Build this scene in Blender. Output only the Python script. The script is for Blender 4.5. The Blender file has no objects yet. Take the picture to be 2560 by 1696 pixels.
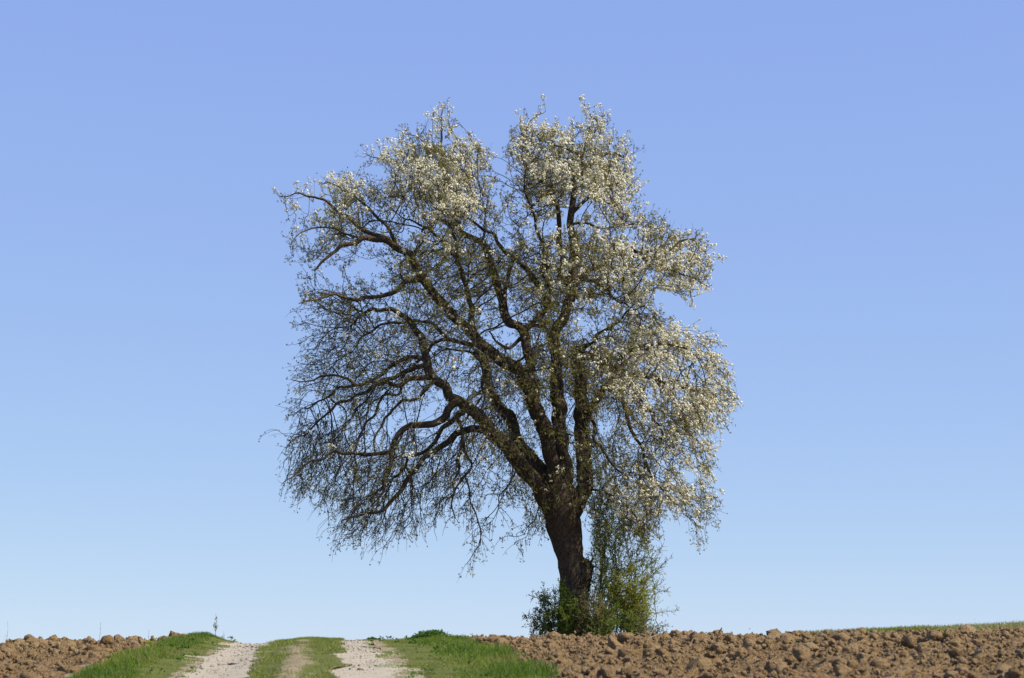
import bpy, math
import numpy as np
from mathutils import Vector, kdtree, noise as mnoise

# ------------------------------------------------------------------ camera, sky, sun, exposure
rng = np.random.default_rng(11)
sc = bpy.context.scene
col = sc.collection
IMG_W, IMG_H, FPX = 2560.0, 1696.0, 4978.0       # photograph size and focal length in its pixels
EYE = 1.65
PITCH = math.atan(750.0 / FPX)
cam_data = bpy.data.cameras.new('camera')
cam = bpy.data.objects.new('camera', cam_data)
col.objects.link(cam)
cam.location = (0, 0, EYE)
cam.rotation_euler = (math.pi / 2 + PITCH, 0, 0)
cam_data.sensor_width = 36.0
cam_data.lens = FPX / IMG_W * 36.0
cam_data.clip_end = 3000
cam_data.dof.use_dof = True
cam_data.dof.focus_distance = 46.0
cam_data.dof.aperture_fstop = 2.2
sc.camera = cam

SUN_AZ, SUN_EL = math.radians(108), math.radians(44)   # to the right of the view, a little behind the camera
world = bpy.data.worlds.new('World')
sc.world = world
world.use_nodes = True
nt = world.node_tree
sky = nt.nodes.new('ShaderNodeTexSky')
sky.sky_type = 'NISHITA'
sky.sun_disc = False
sky.sun_elevation = SUN_EL
sky.sun_rotation = SUN_AZ
sky.altitude = 300
sky.air_density = 0.6
sky.dust_density = 0.0
sky.ozone_density = 10.0
bg = nt.nodes['Background']
bg.inputs[1].default_value = 0.073
# one soft film-like curve per channel over the whole sky (the photograph compresses the sky's contrast)
sep = nt.nodes.new('ShaderNodeSeparateColor'); comb = nt.nodes.new('ShaderNodeCombineColor')
nt.links.new(sky.outputs[0], sep.inputs[0])
for ch, (gain, ref, gam) in enumerate(((2.90, 0.60, 0.37), (4.34, 1.39, 0.36), (8.40, 3.45, 0.10))):
    pw = nt.nodes.new('ShaderNodeMath'); pw.operation = 'POWER'; pw.inputs[1].default_value = gam
    ml = nt.nodes.new('ShaderNodeMath'); ml.operation = 'MULTIPLY'; ml.inputs[1].default_value = gain / ref ** gam
    nt.links.new(sep.outputs[ch], pw.inputs[0]); nt.links.new(pw.outputs[0], ml.inputs[0]); nt.links.new(ml.outputs[0], comb.inputs[ch])
nt.links.new(comb.outputs[0], bg.inputs[0])

sun_data = bpy.data.lights.new('sun', 'SUN')
sun_data.energy = 5.0
sun_data.angle = math.radians(0.53)
sun_data.color = (1.0, 0.91, 0.76)
sun = bpy.data.objects.new('sun', sun_data)
col.objects.link(sun)
sdir = Vector((math.cos(SUN_EL) * math.sin(SUN_AZ), math.cos(SUN_EL) * math.cos(SUN_AZ), math.sin(SUN_EL)))
sun.rotation_euler = sdir.to_track_quat('Z', 'Y').to_euler()
sun.location = (20, 40, 30)

sc.view_settings.view_transform = 'Standard'
sc.view_settings.look = 'None'
sc.view_settings.gamma = 1.0
sc.view_settings.exposure = 0.45
sc.view_settings.use_curve_mapping = False
sc.cycles.max_bounces = 8
sc.cycles.transparent_max_bounces = 8

# ------------------------------------------------------------------ helpers
def px(x, y, Y):
    """a photograph pixel and a forward distance Y -> world point"""
    cx, cy = (x - IMG_W / 2) / FPX, (IMG_H / 2 - y) / FPX
    dy = math.cos(PITCH) - cy * math.sin(PITCH)
    dz = math.sin(PITCH) + cy * math.cos(PITCH)
    s = Y / dy
    return np.array([cx * s, Y, EYE + dz * s])

def to_px(P):
    """world points (n,3) -> photograph pixels (n,2)"""
    P = np.asarray(P, float)
    y, z = P[..., 1], P[..., 2] - EYE
    d = y * math.cos(PITCH) + z * math.sin(PITCH)
    u = -y * math.sin(PITCH) + z * math.cos(PITCH)
    return np.stack([IMG_W / 2 + P[..., 0] / d * FPX, IMG_H / 2 - u / d * FPX], -1)

# picture regions in which outlines were read: x0, y0, scale
REG = {'A': (660, 220, 2.903), 'B': (1200, 220, 2.904), 'C': (660, 740, 2.306), 'D': (1200, 740, 2.306),
       'E': (1280, 1250, 4.48), 'F': (0, 0, 0.9246)}
def reg(r, pts):
    x0, y0, s = REG[r]
    return [(x / s + x0, y / s + y0) for x, y in pts]

def smooth(x, a=0.0, b=1.0):
    t = np.clip((np.asarray(x, float) - a) / (b - a), 0, 1)
    return t * t * (3 - 2 * t)

def hash_u(*ints, seed=0):
    h = np.uint32(seed * 374761393 & 0xffffffff)
    acc = np.full(np.shape(ints[0]) or (1,), h, np.uint32)
    for i, k in enumerate(ints):
        acc = acc ^ (np.asarray(k).astype(np.int64).astype(np.uint32) * np.uint32([73856093, 19349663, 83492791][i]))
        acc = (acc ^ (acc >> np.uint32(13))) * np.uint32(1274126177)
    acc = acc ^ (acc >> np.uint32(16))
    return (acc.astype(np.float64) / 4294967295.0).reshape(np.shape(ints[0]))

def vnoise2(x, y, seed=0):
    x = np.asarray(x, float); y = np.asarray(y, float)
    xi, yi = np.floor(x), np.floor(y)
    fx, fy = x - xi, y - yi
    fx = fx * fx * (3 - 2 * fx); fy = fy * fy * (3 - 2 * fy)
    a = hash_u(xi, yi, seed=seed); b = hash_u(xi + 1, yi, seed=seed)
    c = hash_u(xi, yi + 1, seed=seed); d = hash_u(xi + 1, yi + 1, seed=seed)
    return (a * (1 - fx) + b * fx) * (1 - fy) + (c * (1 - fx) + d * fx) * fy

def fbm2(x, y, oct=4, seed=0):
    s = 0; a = 0.5; t = 0
    for i in range(oct):
        s = s + a * vnoise2(x, y, seed + i * 17); t += a
        x = np.asarray(x) * 2.03 + 5.1; y = np.asarray(y) * 2.03 + 1.7; a *= 0.5
    return s / t

def make_mesh(name, V, F, smooth_shade=False, attrs=None):
    V = np.asarray(V, np.float32); F = np.asarray(F, np.int32)
    me = bpy.data.meshes.new(name)
    n, k = F.shape
    me.vertices.add(len(V)); me.vertices.foreach_set('co', V.ravel())
    me.loops.add(n * k); me.loops.foreach_set('vertex_index', F.ravel())
    me.polygons.add(n)
    me.polygons.foreach_set('loop_start', np.arange(0, n * k, k, dtype=np.int32))
    me.polygons.foreach_set('loop_total', np.full(n, k, np.int32))
    if smooth_shade:
        me.polygons.foreach_set('use_smooth', np.ones(n, bool))
    for an, av in (attrs or {}).items():
        a = me.attributes.new(an, 'FLOAT', 'POINT')
        a.data.foreach_set('value', np.asarray(av, np.float32))
    me.update(calc_edges=True)
    return me

def add(name, me, mat=None, parent=None, **props):
    o = bpy.data.objects.new(name, me)
    col.objects.link(o)
    if me is not None and mat is not None and not me.materials:
        me.materials.append(mat)
    if parent is not None:
        o.parent = parent
        o.matrix_parent_inverse = parent.matrix_world.inverted()
    for k, v in props.items():
        o[k] = v
    return o

def empty(name, loc, **props):
    o = bpy.data.objects.new(name, None)
    col.objects.link(o)
    o.location = loc
    o.empty_display_size = 0.2
    for k, v in props.items():
        o[k] = v
    bpy.context.view_layer.update()
    return o

class Bag:
    """collects vertex/face arrays of one face size"""
    def __init__(self): self.V = []; self.F = []; self.A = []; self.n = 0
    def put(self, V, F, a=None):
        self.V.append(np.asarray(V, float)); self.F.append(np.asarray(F, int) + self.n)
        self.A.append(np.full(len(V), 0.5) if a is None else np.broadcast_to(a, (len(V),)))
        self.n += len(V)
    def mesh(self, name, smooth_shade=True):
        return make_mesh(name, np.concatenate(self.V), np.concatenate(self.F), smooth_shade, {'tint': np.concatenate(self.A)})

def catmull(P, step):
    """resample a polyline of k-dimensional points at about `step` metres along its first three axes"""
    P = np.asarray(P, float)
    Q = np.vstack([2 * P[0] - P[1], P, 2 * P[-1] - P[-2]])
    out = []
    for i in range(1, len(Q) - 2):
        n = max(1, int(round(np.linalg.norm(Q[i + 1][:3] - Q[i][:3]) / step)))
        for t in np.arange(n) / n:
            out.append(0.5 * (2 * Q[i] + (Q[i + 1] - Q[i - 1]) * t + (2 * Q[i - 1] - 5 * Q[i] + 4 * Q[i + 1] - Q[i + 2]) * t * t
                              + (3 * Q[i] - Q[i - 1] - 3 * Q[i + 1] + Q[i + 2]) * t ** 3))
    out.append(P[-1])
    return np.array(out)

def tube(P, R, k, lump=0.0, flute=0.0, seed=0):
    """quads of a tapered tube round P; ring frames carried along without twist"""
    P = np.asarray(P, float); n = len(P)
    T = np.gradient(P, axis=0); T /= np.linalg.norm(T, axis=1)[:, None] + 1e-9
    u = np.cross(T[0], [0.3, 1, 0.2]); u /= np.linalg.norm(u)
    U = np.empty_like(P)
    for i in range(n):
        u = u - T[i] * (u @ T[i]); u /= np.linalg.norm(u) + 1e-9; U[i] = u
    W = np.cross(T, U)
    a = np.arange(k) / k * 2 * math.pi
    rad = np.broadcast_to(np.asarray(R, float)[:, None], (n, k)).copy()
    if lump or flute:
        s = np.concatenate([[0], np.cumsum(np.linalg.norm(np.diff(P, axis=0), axis=1))])
        A, S = np.meshgrid(a, s)
        rad *= 1 + lump * (vnoise2(np.cos(A) * 1.6 + 9, S * 2.2 + np.sin(A) * 1.6, seed) - 0.5) * 2
        rad *= 1 + lump * 0.6 * (vnoise2(np.cos(A) * 3 + 3, S * 7 + np.sin(A) * 3, seed + 5) - 0.5) * 2
        if flute:
            rad *= 1 + flute * (vnoise2(A * 7 / math.pi, S * 0.7, seed + 9) - 0.5) * 2
    V = P[:, None] + rad[..., None] * (np.cos(a)[None, :, None] * U[:, None] + np.sin(a)[None, :, None] * W[:, None])
    i, j = np.meshgrid(np.arange(n - 1), np.arange(k), indexing='ij')
    j2 = (j + 1) % k
    F = np.stack([i * k + j, i * k + j2, (i + 1) * k + j2, (i + 1) * k + j], -1).reshape(-1, 4)
    return V.reshape(-1, 3), F

def tubes_batch(P, R, k=3):
    """many tubes at once: P (m,s,3), R (m,s)"""
    m, s, _ = P.shape
    T = np.gradient(P, axis=1); T /= np.linalg.norm(T, axis=2)[..., None] + 1e-9
    ref = np.zeros_like(T); ref[..., 0] = 0.36; ref[..., 1] = 0.8; ref[..., 2] = 0.48
    U = np.cross(T, ref); U /= np.linalg.norm(U, axis=2)[..., None] + 1e-9
    W = np.cross(T, U)
    a = np.arange(k) / k * 2 * math.pi
    V = P[:, :, None] + R[..., None, None] * (np.cos(a)[:, None] * U[:, :, None] + np.sin(a)[:, None] * W[:, :, None])
    q, i, j = np.meshgrid(np.arange(m), np.arange(s - 1), np.arange(k), indexing='ij')
    b = q * s * k; j2 = (j + 1) % k
    F = np.stack([b + i * k + j, b + i * k + j2, b + (i + 1) * k + j2, b + (i + 1) * k + j], -1).reshape(-1, 4)
    return V.reshape(-1, 3), F

def unit(v):
    return v / (np.linalg.norm(v, axis=-1)[..., None] + 1e-9)

def rand_unit(n):
    return unit(rng.normal(size=(n, 3)))

def leaf_quads(C, D, L, W, fold=0.25):
    """diamond leaves: base C, direction D, length L, width W -> (4n verts, n quads); slightly folded out of plane"""
    n = len(C)
    S = unit(np.cross(D, rand_unit(n))); N = np.cross(D, S)
    L = np.broadcast_to(L, (n,))[:, None]; W = np.broadcast_to(W, (n,))[:, None]
    v0 = C; v2 = C + D * L + N * L * fold * rng.uniform(-1, 1, (n, 1))
    mid = C + D * L * 0.5
    v1 = mid + S * W * 0.5 + N * W * fold; v3 = mid - S * W * 0.5 + N * W * fold
    return np.stack([v0, v1, v2, v3], 1).reshape(-1, 3), np.arange(4 * n).reshape(n, 4)

# ------------------------------------------------------------------ materials
def mat_new(name):
    m = bpy.data.materials.new(name); m.use_nodes = True
    nt = m.node_tree; nt.nodes.clear()
    out = nt.nodes.new('ShaderNodeOutputMaterial')
    return m, nt, out

def N(nt, t, **kw):
    n = nt.nodes.new(t)
    for k, v in kw.items(): setattr(n, k, v)
    return n

def ramp(nt, src, stops):
    r = N(nt, 'ShaderNodeValToRGB')
    el = r.color_ramp.elements
    while len(el) < len(stops): el.new(0.5)
    for e, (p, c) in zip(el, stops):
        e.position = p; e.color = (*c, 1) if len(c) == 3 else c
    nt.links.new(src, r.inputs[0])
    return r.outputs[0]

def noise_tex(nt, scale, detail=4, rough=0.55, dist=0.0, vec=None):
    n = N(nt, 'ShaderNodeTexNoise'); n.inputs['Scale'].default_value = scale
    n.inputs['Detail'].default_value = detail; n.inputs['Roughness'].default_value = rough
    n.inputs['Distortion'].default_value = dist
    if vec is None:
        tc = N(nt, 'ShaderNodeNewGeometry'); vec = tc.outputs['Position']
    nt.links.new(vec, n.inputs['Vector'])
    return n.outputs['Fac']

def mixc(nt, fac, a, b):
    m = N(nt, 'ShaderNodeMix', data_type='RGBA')
    for s, v in ((0, fac), (6, a), (7, b)):
        if isinstance(v, (tuple, list)): m.inputs[s].default_value = (*v, 1)
        elif isinstance(v, float): m.inputs[s].default_value = v
        else: nt.links.new(v, m.inputs[s])
    return m.outputs[2]

def math_n(nt, op, a, b=0.5, clamp=False):
    m = N(nt, 'ShaderNodeMath', operation=op, use_clamp=clamp)
    for i, v in enumerate((a, b)):
        if isinstance(v, (int, float)): m.inputs[i].default_value = v
        else: nt.links.new(v, m.inputs[i])
    return m.outputs[0]

def attr(nt, name):
    a = N(nt, 'ShaderNodeAttribute'); a.attribute_name = name
    return a.outputs['Fac']

def principled(nt, out, colour, rough=0.8, bump=None, bstr=0.5, bdist=0.02, spec=0.3):
    p = N(nt, 'ShaderNodeBsdfPrincipled')
    if isinstance(colour, (tuple, list)): p.inputs['Base Color'].default_value = (*colour, 1)
    else: nt.links.new(colour, p.inputs['Base Color'])
    p.inputs['Roughness'].default_value = rough
    p.inputs['Specular IOR Level'].default_value = spec
    if bump is not None:
        b = N(nt, 'ShaderNodeBump'); b.inputs['Strength'].default_value = bstr; b.inputs['Distance'].default_value = bdist
        nt.links.new(bump, b.inputs['Height']); nt.links.new(b.outputs[0], p.inputs['Normal'])
    nt.links.new(p.outputs[0], out.inputs[0])
    return p

def leaf_mat(name, stops, trans=0.4, rough=0.55):
    m, nt, out = mat_new(name)
    c = ramp(nt, attr(nt, 'tint'), stops)
    p = principled(nt, out, c, max(rough, 0.6), spec=0.12)
    t = N(nt, 'ShaderNodeBsdfTranslucent'); nt.links.new(c, t.inputs[0])
    mx = N(nt, 'ShaderNodeMixShader'); mx.inputs[0].default_value = trans
    nt.links.new(p.outputs[0], mx.inputs[1]); nt.links.new(t.outputs[0], mx.inputs[2])
    nt.links.new(mx.outputs[0], out.inputs[0])
    return m

def bark_mat(name, dark, light, moss, moss_amt, scale=1.0):
    m, nt, out = mat_new(name)
    g = N(nt, 'ShaderNodeNewGeometry')
    mp = N(nt, 'ShaderNodeMapping'); mp.inputs['Scale'].default_value = (1, 1, 0.28)
    nt.links.new(g.outputs['Position'], mp.inputs[0])
    n1 = noise_tex(nt, 34 * scale, 5, 0.65, 0.4, mp.outputs[0])
    n2 = noise_tex(nt, 3.1, 3, 0.6)
    n3 = noise_tex(nt, 12, 4, 0.6)
    c = mixc(nt, ramp(nt, n1, [(0.35, (0, 0, 0)), (0.68, (1, 1, 1))]), dark, light)
    sx = N(nt, 'ShaderNodeSeparateXYZ'); nt.links.new(g.outputs['Normal'], sx.inputs[0])
    up = math_n(nt, 'ADD', math_n(nt, 'MULTIPLY', sx.outputs[2], 0.34), math_n(nt, 'ADD', math_n(nt, 'MULTIPLY', n2, 0.8), math_n(nt, 'MULTIPLY', n3, 0.4)))
    f = ramp(nt, up, [(0.80 - moss_amt, (0, 0, 0)), (1.0 - moss_amt, (1, 1, 1))])
    mc = mixc(nt, n3, moss, (moss[0] * 0.55, moss[1] * 0.75, moss[2] * 0.7))
    c = mixc(nt, f, c, mc)
    principled(nt, out, c, 0.92, math_n(nt, 'ADD', n1, math_n(nt, 'MULTIPLY', n3, 0.6)), 0.9, 0.02, 0.15)
    return m

M = {}
M['bark'] = bark_mat('bark', (0.024, 0.017, 0.012), (0.110, 0.080, 0.056), (0.145, 0.092, 0.018), 0.05)
M['bark_thin'] = bark_mat('bark_thin', (0.030, 0.024, 0.020), (0.085, 0.066, 0.052), (0.10, 0.085, 0.035), 0.0)
m, nt_, out = mat_new('twig_bark')
principled(nt_, out, ramp(nt_, attr(nt_, 'tint'), [(0, (0.040, 0.031, 0.026)), (1, (0.105, 0.082, 0.066))]), 0.85, spec=0.2)
M['twig'] = m
m, nt_, out = mat_new('sucker_bark')
principled(nt_, out, ramp(nt_, attr(nt_, 'tint'), [(0, (0.10, 0.095, 0.040)), (1, (0.22, 0.20, 0.085))]), 0.8, spec=0.2)
M['sucker'] = m
M['blossom'] = leaf_mat('blossom_petals', [(0, (0.70, 0.66, 0.40)), (0.35, (0.86, 0.82, 0.61)), (1, (0.91, 0.88, 0.75))], 0.32, 0.6)
M['pear_leaf'] = leaf_mat('young_pear_leaf', [(0, (0.095, 0.095, 0.014)), (0.5, (0.20, 0.19, 0.036)), (0.85, (0.31, 0.28, 0.07)), (1, (0.42, 0.38, 0.15))], 0.45)
M['ivy'] = leaf_mat('ivy_leaf', [(0, (0.018, 0.030, 0.012)), (1, (0.045, 0.070, 0.020))], 0.15, 0.4)
M['leaf_dark'] = leaf_mat('shrub_leaf_dark', [(0, (0.075, 0.105, 0.032)), (0.6, (0.14, 0.18, 0.062)), (1, (0.25, 0.28, 0.13))], 0.45)
M['leaf_fresh'] = leaf_mat('shrub_leaf_fresh', [(0, (0.10, 0.16, 0.020)), (0.6, (0.18, 0.26, 0.036)), (1, (0.27, 0.33, 0.06))], 0.5)
M['leaf_yellow'] = leaf_mat('shrub_leaf_yellow_green', [(0, (0.18, 0.21, 0.022)), (0.6, (0.34, 0.37, 0.045)), (1, (0.48, 0.48, 0.09))], 0.55)
M['leaf_brown'] = leaf_mat('bramble_leaf', [(0, (0.10, 0.085, 0.03)), (0.45, (0.17, 0.18, 0.045)), (0.8, (0.24, 0.19, 0.08)), (1, (0.34, 0.25, 0.15))], 0.42)
M['grass'] = leaf_mat('grass_blade', [(0, (0.070, 0.135, 0.013)), (0.45, (0.140, 0.225, 0.024)), (0.75, (0.22, 0.235, 0.042)), (0.9, (0.24, 0.22, 0.10)), (1, (0.40, 0.33, 0.19))], 0.35, 0.45)
M['straw'] = leaf_mat('dry_straw', [(0, (0.34, 0.24, 0.13)), (1, (0.55, 0.44, 0.28))], 0.2, 0.6)
M['stalk'] = leaf_mat('dry_weed_stalk', [(0, (0.07, 0.055, 0.04)), (1, (0.16, 0.125, 0.09))], 0.1, 0.8)
M['stalk_pale'] = leaf_mat('pale_weed_stalk', [(0, (0.20, 0.17, 0.14)), (1, (0.32, 0.28, 0.23))], 0.1, 0.8)
M['nettle'] = leaf_mat('nettle_leaf', [(0, (0.035, 0.085, 0.014)), (0.6, (0.065, 0.140, 0.022)), (1, (0.11, 0.19, 0.035))], 0.35)

def soil_mat(name, pos_scale=1.0):
    m, nt, out = mat_new(name)
    n1 = noise_tex(nt, 1.7, 3, 0.6); n2 = noise_tex(nt, 22, 6, 0.68, 0.3); n3 = noise_tex(nt, 7, 3, 0.6)
    c = mixc(nt, ramp(nt, n2, [(0.3, (0, 0, 0)), (0.72, (1, 1, 1))]), (0.090, 0.054, 0.023), (0.385, 0.260, 0.126))
    c = mixc(nt, ramp(nt, n1, [(0.4, (0, 0, 0)), (0.7, (0.5, 0.5, 0.5))]), c, (0.28, 0.195, 0.115))
    c = mixc(nt, ramp(nt, n3, [(0.62, (0, 0, 0)), (0.75, (0.55, 0.55, 0.55))]), c, (0.115, 0.066, 0.034))
    principled(nt, out, c, 0.95, math_n(nt, 'ADD', n2, noise_tex(nt, 11, 4, 0.7)), 1.0, 0.07, 0.1)
    return m
M['soil'] = soil_mat('ploughed_soil')
m, nt_, out = mat_new('clod_soil')
tint = attr(nt_, 'tint')
oi = N(nt_, 'ShaderNodeObjectInfo')
n2 = noise_tex(nt_, 26, 6, 0.7, 0.3)
c = mixc(nt_, ramp(nt_, n2, [(0.3, (0, 0, 0)), (0.72, (1, 1, 1))]), (0.105, 0.064, 0.027), (0.45, 0.305, 0.148))
c = mixc(nt_, math_n(nt_, 'MULTIPLY', math_n(nt_, 'FRACT', math_n(nt_, 'ADD', tint, oi.outputs['Random']), 0), 0.5), c, (0.43, 0.31, 0.175))
principled(nt_, out, c, 0.95, math_n(nt_, 'ADD', n2, math_n(nt_, 'MULTIPLY', noise_tex(nt_, 80, 3), 0.4)), 1.0, 0.075, 0.1)
M['clod'] = m

m, nt_, out = mat_new('track_gravel')
n1 = noise_tex(nt_, 1.3, 4, 0.6); n2 = noise_tex(nt_, 55, 4, 0.7); n3 = noise_tex(nt_, 9, 4, 0.6)
c = mixc(nt_, ramp(nt_, n2, [(0.32, (0, 0, 0)), (0.68, (1, 1, 1))]), (0.265, 0.232, 0.168), (0.46, 0.412, 0.312))
c = mixc(nt_, ramp(nt_, n1, [(0.48, (0, 0, 0)), (0.70, (0.55, 0.55, 0.55))]), c, (0.36, 0.305, 0.215))
c = mixc(nt_, ramp(nt_, n3, [(0.62, (0, 0, 0)), (0.74, (0.6, 0.6, 0.6))]), c, (0.17, 0.135, 0.10))
principled(nt_, out, c, 0.95, math_n(nt_, 'ADD', n2, n3), 0.5, 0.012, 0.1)
M['gravel'] = m
m, nt_, out = mat_new('turf_soil')
n1 = noise_tex(nt_, 6, 5, 0.65); n2 = noise_tex(nt_, 40, 4, 0.7)
dirt = mixc(nt_, n2, (0.20, 0.155, 0.090), (0.36, 0.295, 0.195))
turf = mixc(nt_, n2, (0.070, 0.092, 0.018), (0.150, 0.155, 0.045))
f = ramp(nt_, math_n(nt_, 'ADD', attr(nt_, 'bare'), math_n(nt_, 'MULTIPLY', math_n(nt_, 'SUBTRACT', n1, 0.5), 1.1)), [(0.4, (0, 0, 0)), (0.6, (1, 1, 1))])
principled(nt_, out, mixc(nt_, f, turf, dirt), 0.95, math_n(nt_, 'ADD', n1, n2), 0.7, 0.03, 0.1)
M['turf'] = m
m, nt_, out = mat_new('grass_land')
n1 = noise_tex(nt_, 0.6, 5, 0.65); n2 = noise_tex(nt_, 25, 4, 0.7)
principled(nt_, out, mixc(nt_, n2, mixc(nt_, n1, (0.07, 0.10, 0.025), (0.17, 0.14, 0.07)), (0.10, 0.12, 0.035)), 0.95, n2, 0.6, 0.03, 0.1)
M['land'] = m
m, nt_, out = mat_new('pebble_stone')
principled(nt_, out, ramp(nt_, attr(nt_, 'tint'), [(0, (0.06, 0.05, 0.04)), (0.25, (0.18, 0.155, 0.12)), (0.5, (0.30, 0.265, 0.21)), (1, (0.46, 0.41, 0.33))]), 0.85, noise_tex(nt_, 90, 3), 0.4, 0.005, 0.2)
M['pebble'] = m

# ------------------------------------------------------------------ the lie of the land
Y_B, Y_H = 23.0, 37.6
EDGES = {'LF': (-5.12, -5.98), 'L0': (-3.88, -5.22), 'L1': (-3.04, -4.40), 'R0': (-1.95, -3.29), 'R1': (-1.22, -2.73), 'RF': (0.42, -1.10)}
def edge(k, y):
    a, b = EDGES[k]
    y = np.asarray(y, float)
    w = vnoise2(y * 0.9, np.full_like(y, ord(k[0]) * 1.0 + ord(k[1]) * 7.0), 3) - 0.5 + 0.7 * (vnoise2(y * 2.7, np.full_like(y, ord(k[0]) * 3.0 + ord(k[1])), 4) - 0.5)
    return a + (b - a) * (y - Y_B) / (Y_H - Y_B) + 0.20 * w

KC = 0.00213
def base_z(x, y):
    x = np.asarray(x, float); y = np.asarray(y, float)
    z1 = -KC * (Y_H - y) ** 2
    t = np.clip(y / 20.0, -3, 1)
    z20, s20 = -KC * (Y_H - 20) ** 2, 2 * KC * (Y_H - 20)
    h = (2 * t**3 - 3 * t**2 + 1) * -EYE + (t**3 - 2 * t**2 + t) * 20 * 0.03 + (-2 * t**3 + 3 * t**2) * z20 + (t**3 - t**2) * 20 * s20
    h = np.where(t < 0, -EYE + y * 0.03, h)
    d = np.clip(y - Y_H, 0, None)
    w = 1 - smooth(x, 4, 10)
    back = -np.where(d < 18, KC * d * d, KC * 324 + 2 * KC * 18 * (d - 18)) * w
    back = back + np.clip(x - 6, 0, 20) * 0.032 * smooth(y, 42, 62) - 0.004 * np.clip(y - 70, 0, None) ** 1.3
    return np.where(y < 20, h, np.where(y < Y_H, z1, back))

def surf(x, y):
    x = np.asarray(x, float); y = np.asarray(y, float)
    e = {k: edge(k, y) for k in EDGES}
    cx = [e['LF'] - 30, e['LF'] - 1.0, e['LF'], e['LF'] * 0.45 + e['L0'] * 0.55, e['L0'] - 0.1, e['L0'] * 0.5 + e['L1'] * 0.5, e['L1'] + 0.1,
          e['L1'] * 0.5 + e['R0'] * 0.5, e['R0'] - 0.1, e['R0'] * 0.5 + e['R1'] * 0.5, e['R1'] + 0.1, e['R1'] * 0.4 + e['RF'] * 0.6, e['RF'], e['RF'] + 0.7,
          np.full_like(y, 10.0), np.full_like(y, 40.0)]
    cz = [-0.38, -0.11, -0.10, -0.05, -0.09, -0.10, -0.05, 0.0, -0.02, -0.03, -0.03, -0.03, -0.05, -0.05, 0.06, 0.46]
    z = np.full(np.broadcast(x, y).shape, cz[0], float)
    for i in range(len(cx) - 1):
        t = smooth((x - cx[i]) / np.maximum(cx[i + 1] - cx[i], 1e-3)) if 2 <= i <= 12 else np.clip((x - cx[i]) / np.maximum(cx[i + 1] - cx[i], 1e-3), 0, 1)
        z = np.where(x >= cx[i], cz[i] + (cz[i + 1] - cz[i]) * t, z)
    # the mound of weeds on the right verge, the hump at the end of the left one
    xm = edge('R1', y) * 0.25 + edge('RF', y) * 0.75
    z = z + 0.05 * np.exp(-((y - 35) / 2.2) ** 2 - ((x - xm) / 0.4) ** 2)
    xl = edge('LF', y) * 0.5 + edge('L0', y) * 0.5
    z = z + 0.095 * np.exp(-((y - 36.6) / 2.2) ** 2 - ((x - xl) / 0.42) ** 2)
    return base_z(x, y) + z + EYE

def sheet(x0f, x1f, y0, y1, nx, ny, dz, extra=None):
    ys = np.linspace(y0, y1, ny)
    u = np.linspace(0, 1, nx)
    Yg, Ug = np.meshgrid(ys, u, indexing='ij')
    X = x0f(Yg) * (1 - Ug) + x1f(Yg) * Ug
    Z = surf(X, Yg) + dz
    if extra is not None: Z = Z + extra(X, Yg)
    i, j = np.meshgrid(np.arange(ny - 1), np.arange(nx - 1), indexing='ij')
    F = np.stack([i * nx + j, i * nx + j + 1, (i + 1) * nx + j + 1, (i + 1) * nx + j], -1).reshape(-1, 4)
    return np.stack([X, Yg, Z], -1).reshape(-1, 3), F, X.ravel(), Yg.ravel(), Ug.ravel()

# one ground sheet out to the horizon, kept a little under the worked surfaces
def spread(a, b, dense0, dense1, nd, nf):
    g = np.linspace(0, 1, nf + 1)[1:] ** 2.2
    return np.concatenate([(dense0 - g[::-1] * (dense0 - a)), np.linspace(dense0, dense1, nd), dense1 + g * (b - dense1)])
gx = spread(-700, 700, -22, 30, 105, 22); gy = spread(-300, 1400, -4, 78, 165, 24)
GX, GY = np.meshgrid(gx, gy)
far = smooth(np.hypot(np.clip(np.abs(GX - 3) - 26, 0, None), np.clip(np.abs(GY - 40) - 40, 0, None)), 0, 200)
GZ = surf(np.clip(GX, -30, 32), np.clip(GY, -10, 82)) - 0.12
GZ = GZ * (1 - far) + (-14 + EYE) * far
ny_, nx_ = GX.shape
i, j = np.meshgrid(np.arange(ny_ - 1), np.arange(nx_ - 1), indexing='ij')
F = np.stack([i * nx_ + j, i * nx_ + j + 1, (i + 1) * nx_ + j + 1, (i + 1) * nx_ + j], -1).reshape(-1, 4)
add('ground', make_mesh('ground', np.stack([GX, GY, GZ], -1).reshape(-1, 3), F, True), M['land'], kind='structure', label='grassy land under the fields, falling away behind the crest')

# farm track: two gravel wheel ruts with a grassy strip between them
def rough(amp, sc_, seed):
    return lambda X, Y: amp * (fbm2(X * sc_, Y * sc_, 4, seed) - 0.5) * 2
track = empty('farm_track', (-2.5, 23, float(surf(-2.5, 23.0))), kind='structure', label='gravel farm track with two pale wheel ruts climbing to the crest')
V, F, X, Y, U = sheet(lambda y: edge('L0', y) - 0.25, lambda y: edge('L1', y) + 0.25, -3, 48, 24, 640, 0.0, rough(0.022, 2.6, 3))
add('wheel_rut', make_mesh('wheel_rut', V, F, True), M['gravel'], track, label='left gravel wheel rut, dipping lowest at the crest')
V, F, X, Y, U = sheet(lambda y: edge('R0', y) - 0.25, lambda y: edge('R1', y) + 0.25, -3, 48, 24, 640, 0.0, rough(0.02, 2.6, 4))
add('wheel_rut', make_mesh('wheel_rut', V, F, True), M['gravel'], track, label='right gravel wheel rut speckled with dark stones')
V, F, X, Y, U = sheet(lambda y: edge('L1', y) - 0.02, lambda y: edge('R0', y) + 0.02, -3, 48, 30, 640, 0.012, rough(0.03, 2.2, 5))
bare_c = 0.30 + 0.38 * np.exp(-((U - 0.50) / 0.16) ** 2) + 0.4 * (np.abs(U - 0.5) > 0.47) - 0.2 * smooth(Y, 32, 37)
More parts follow.
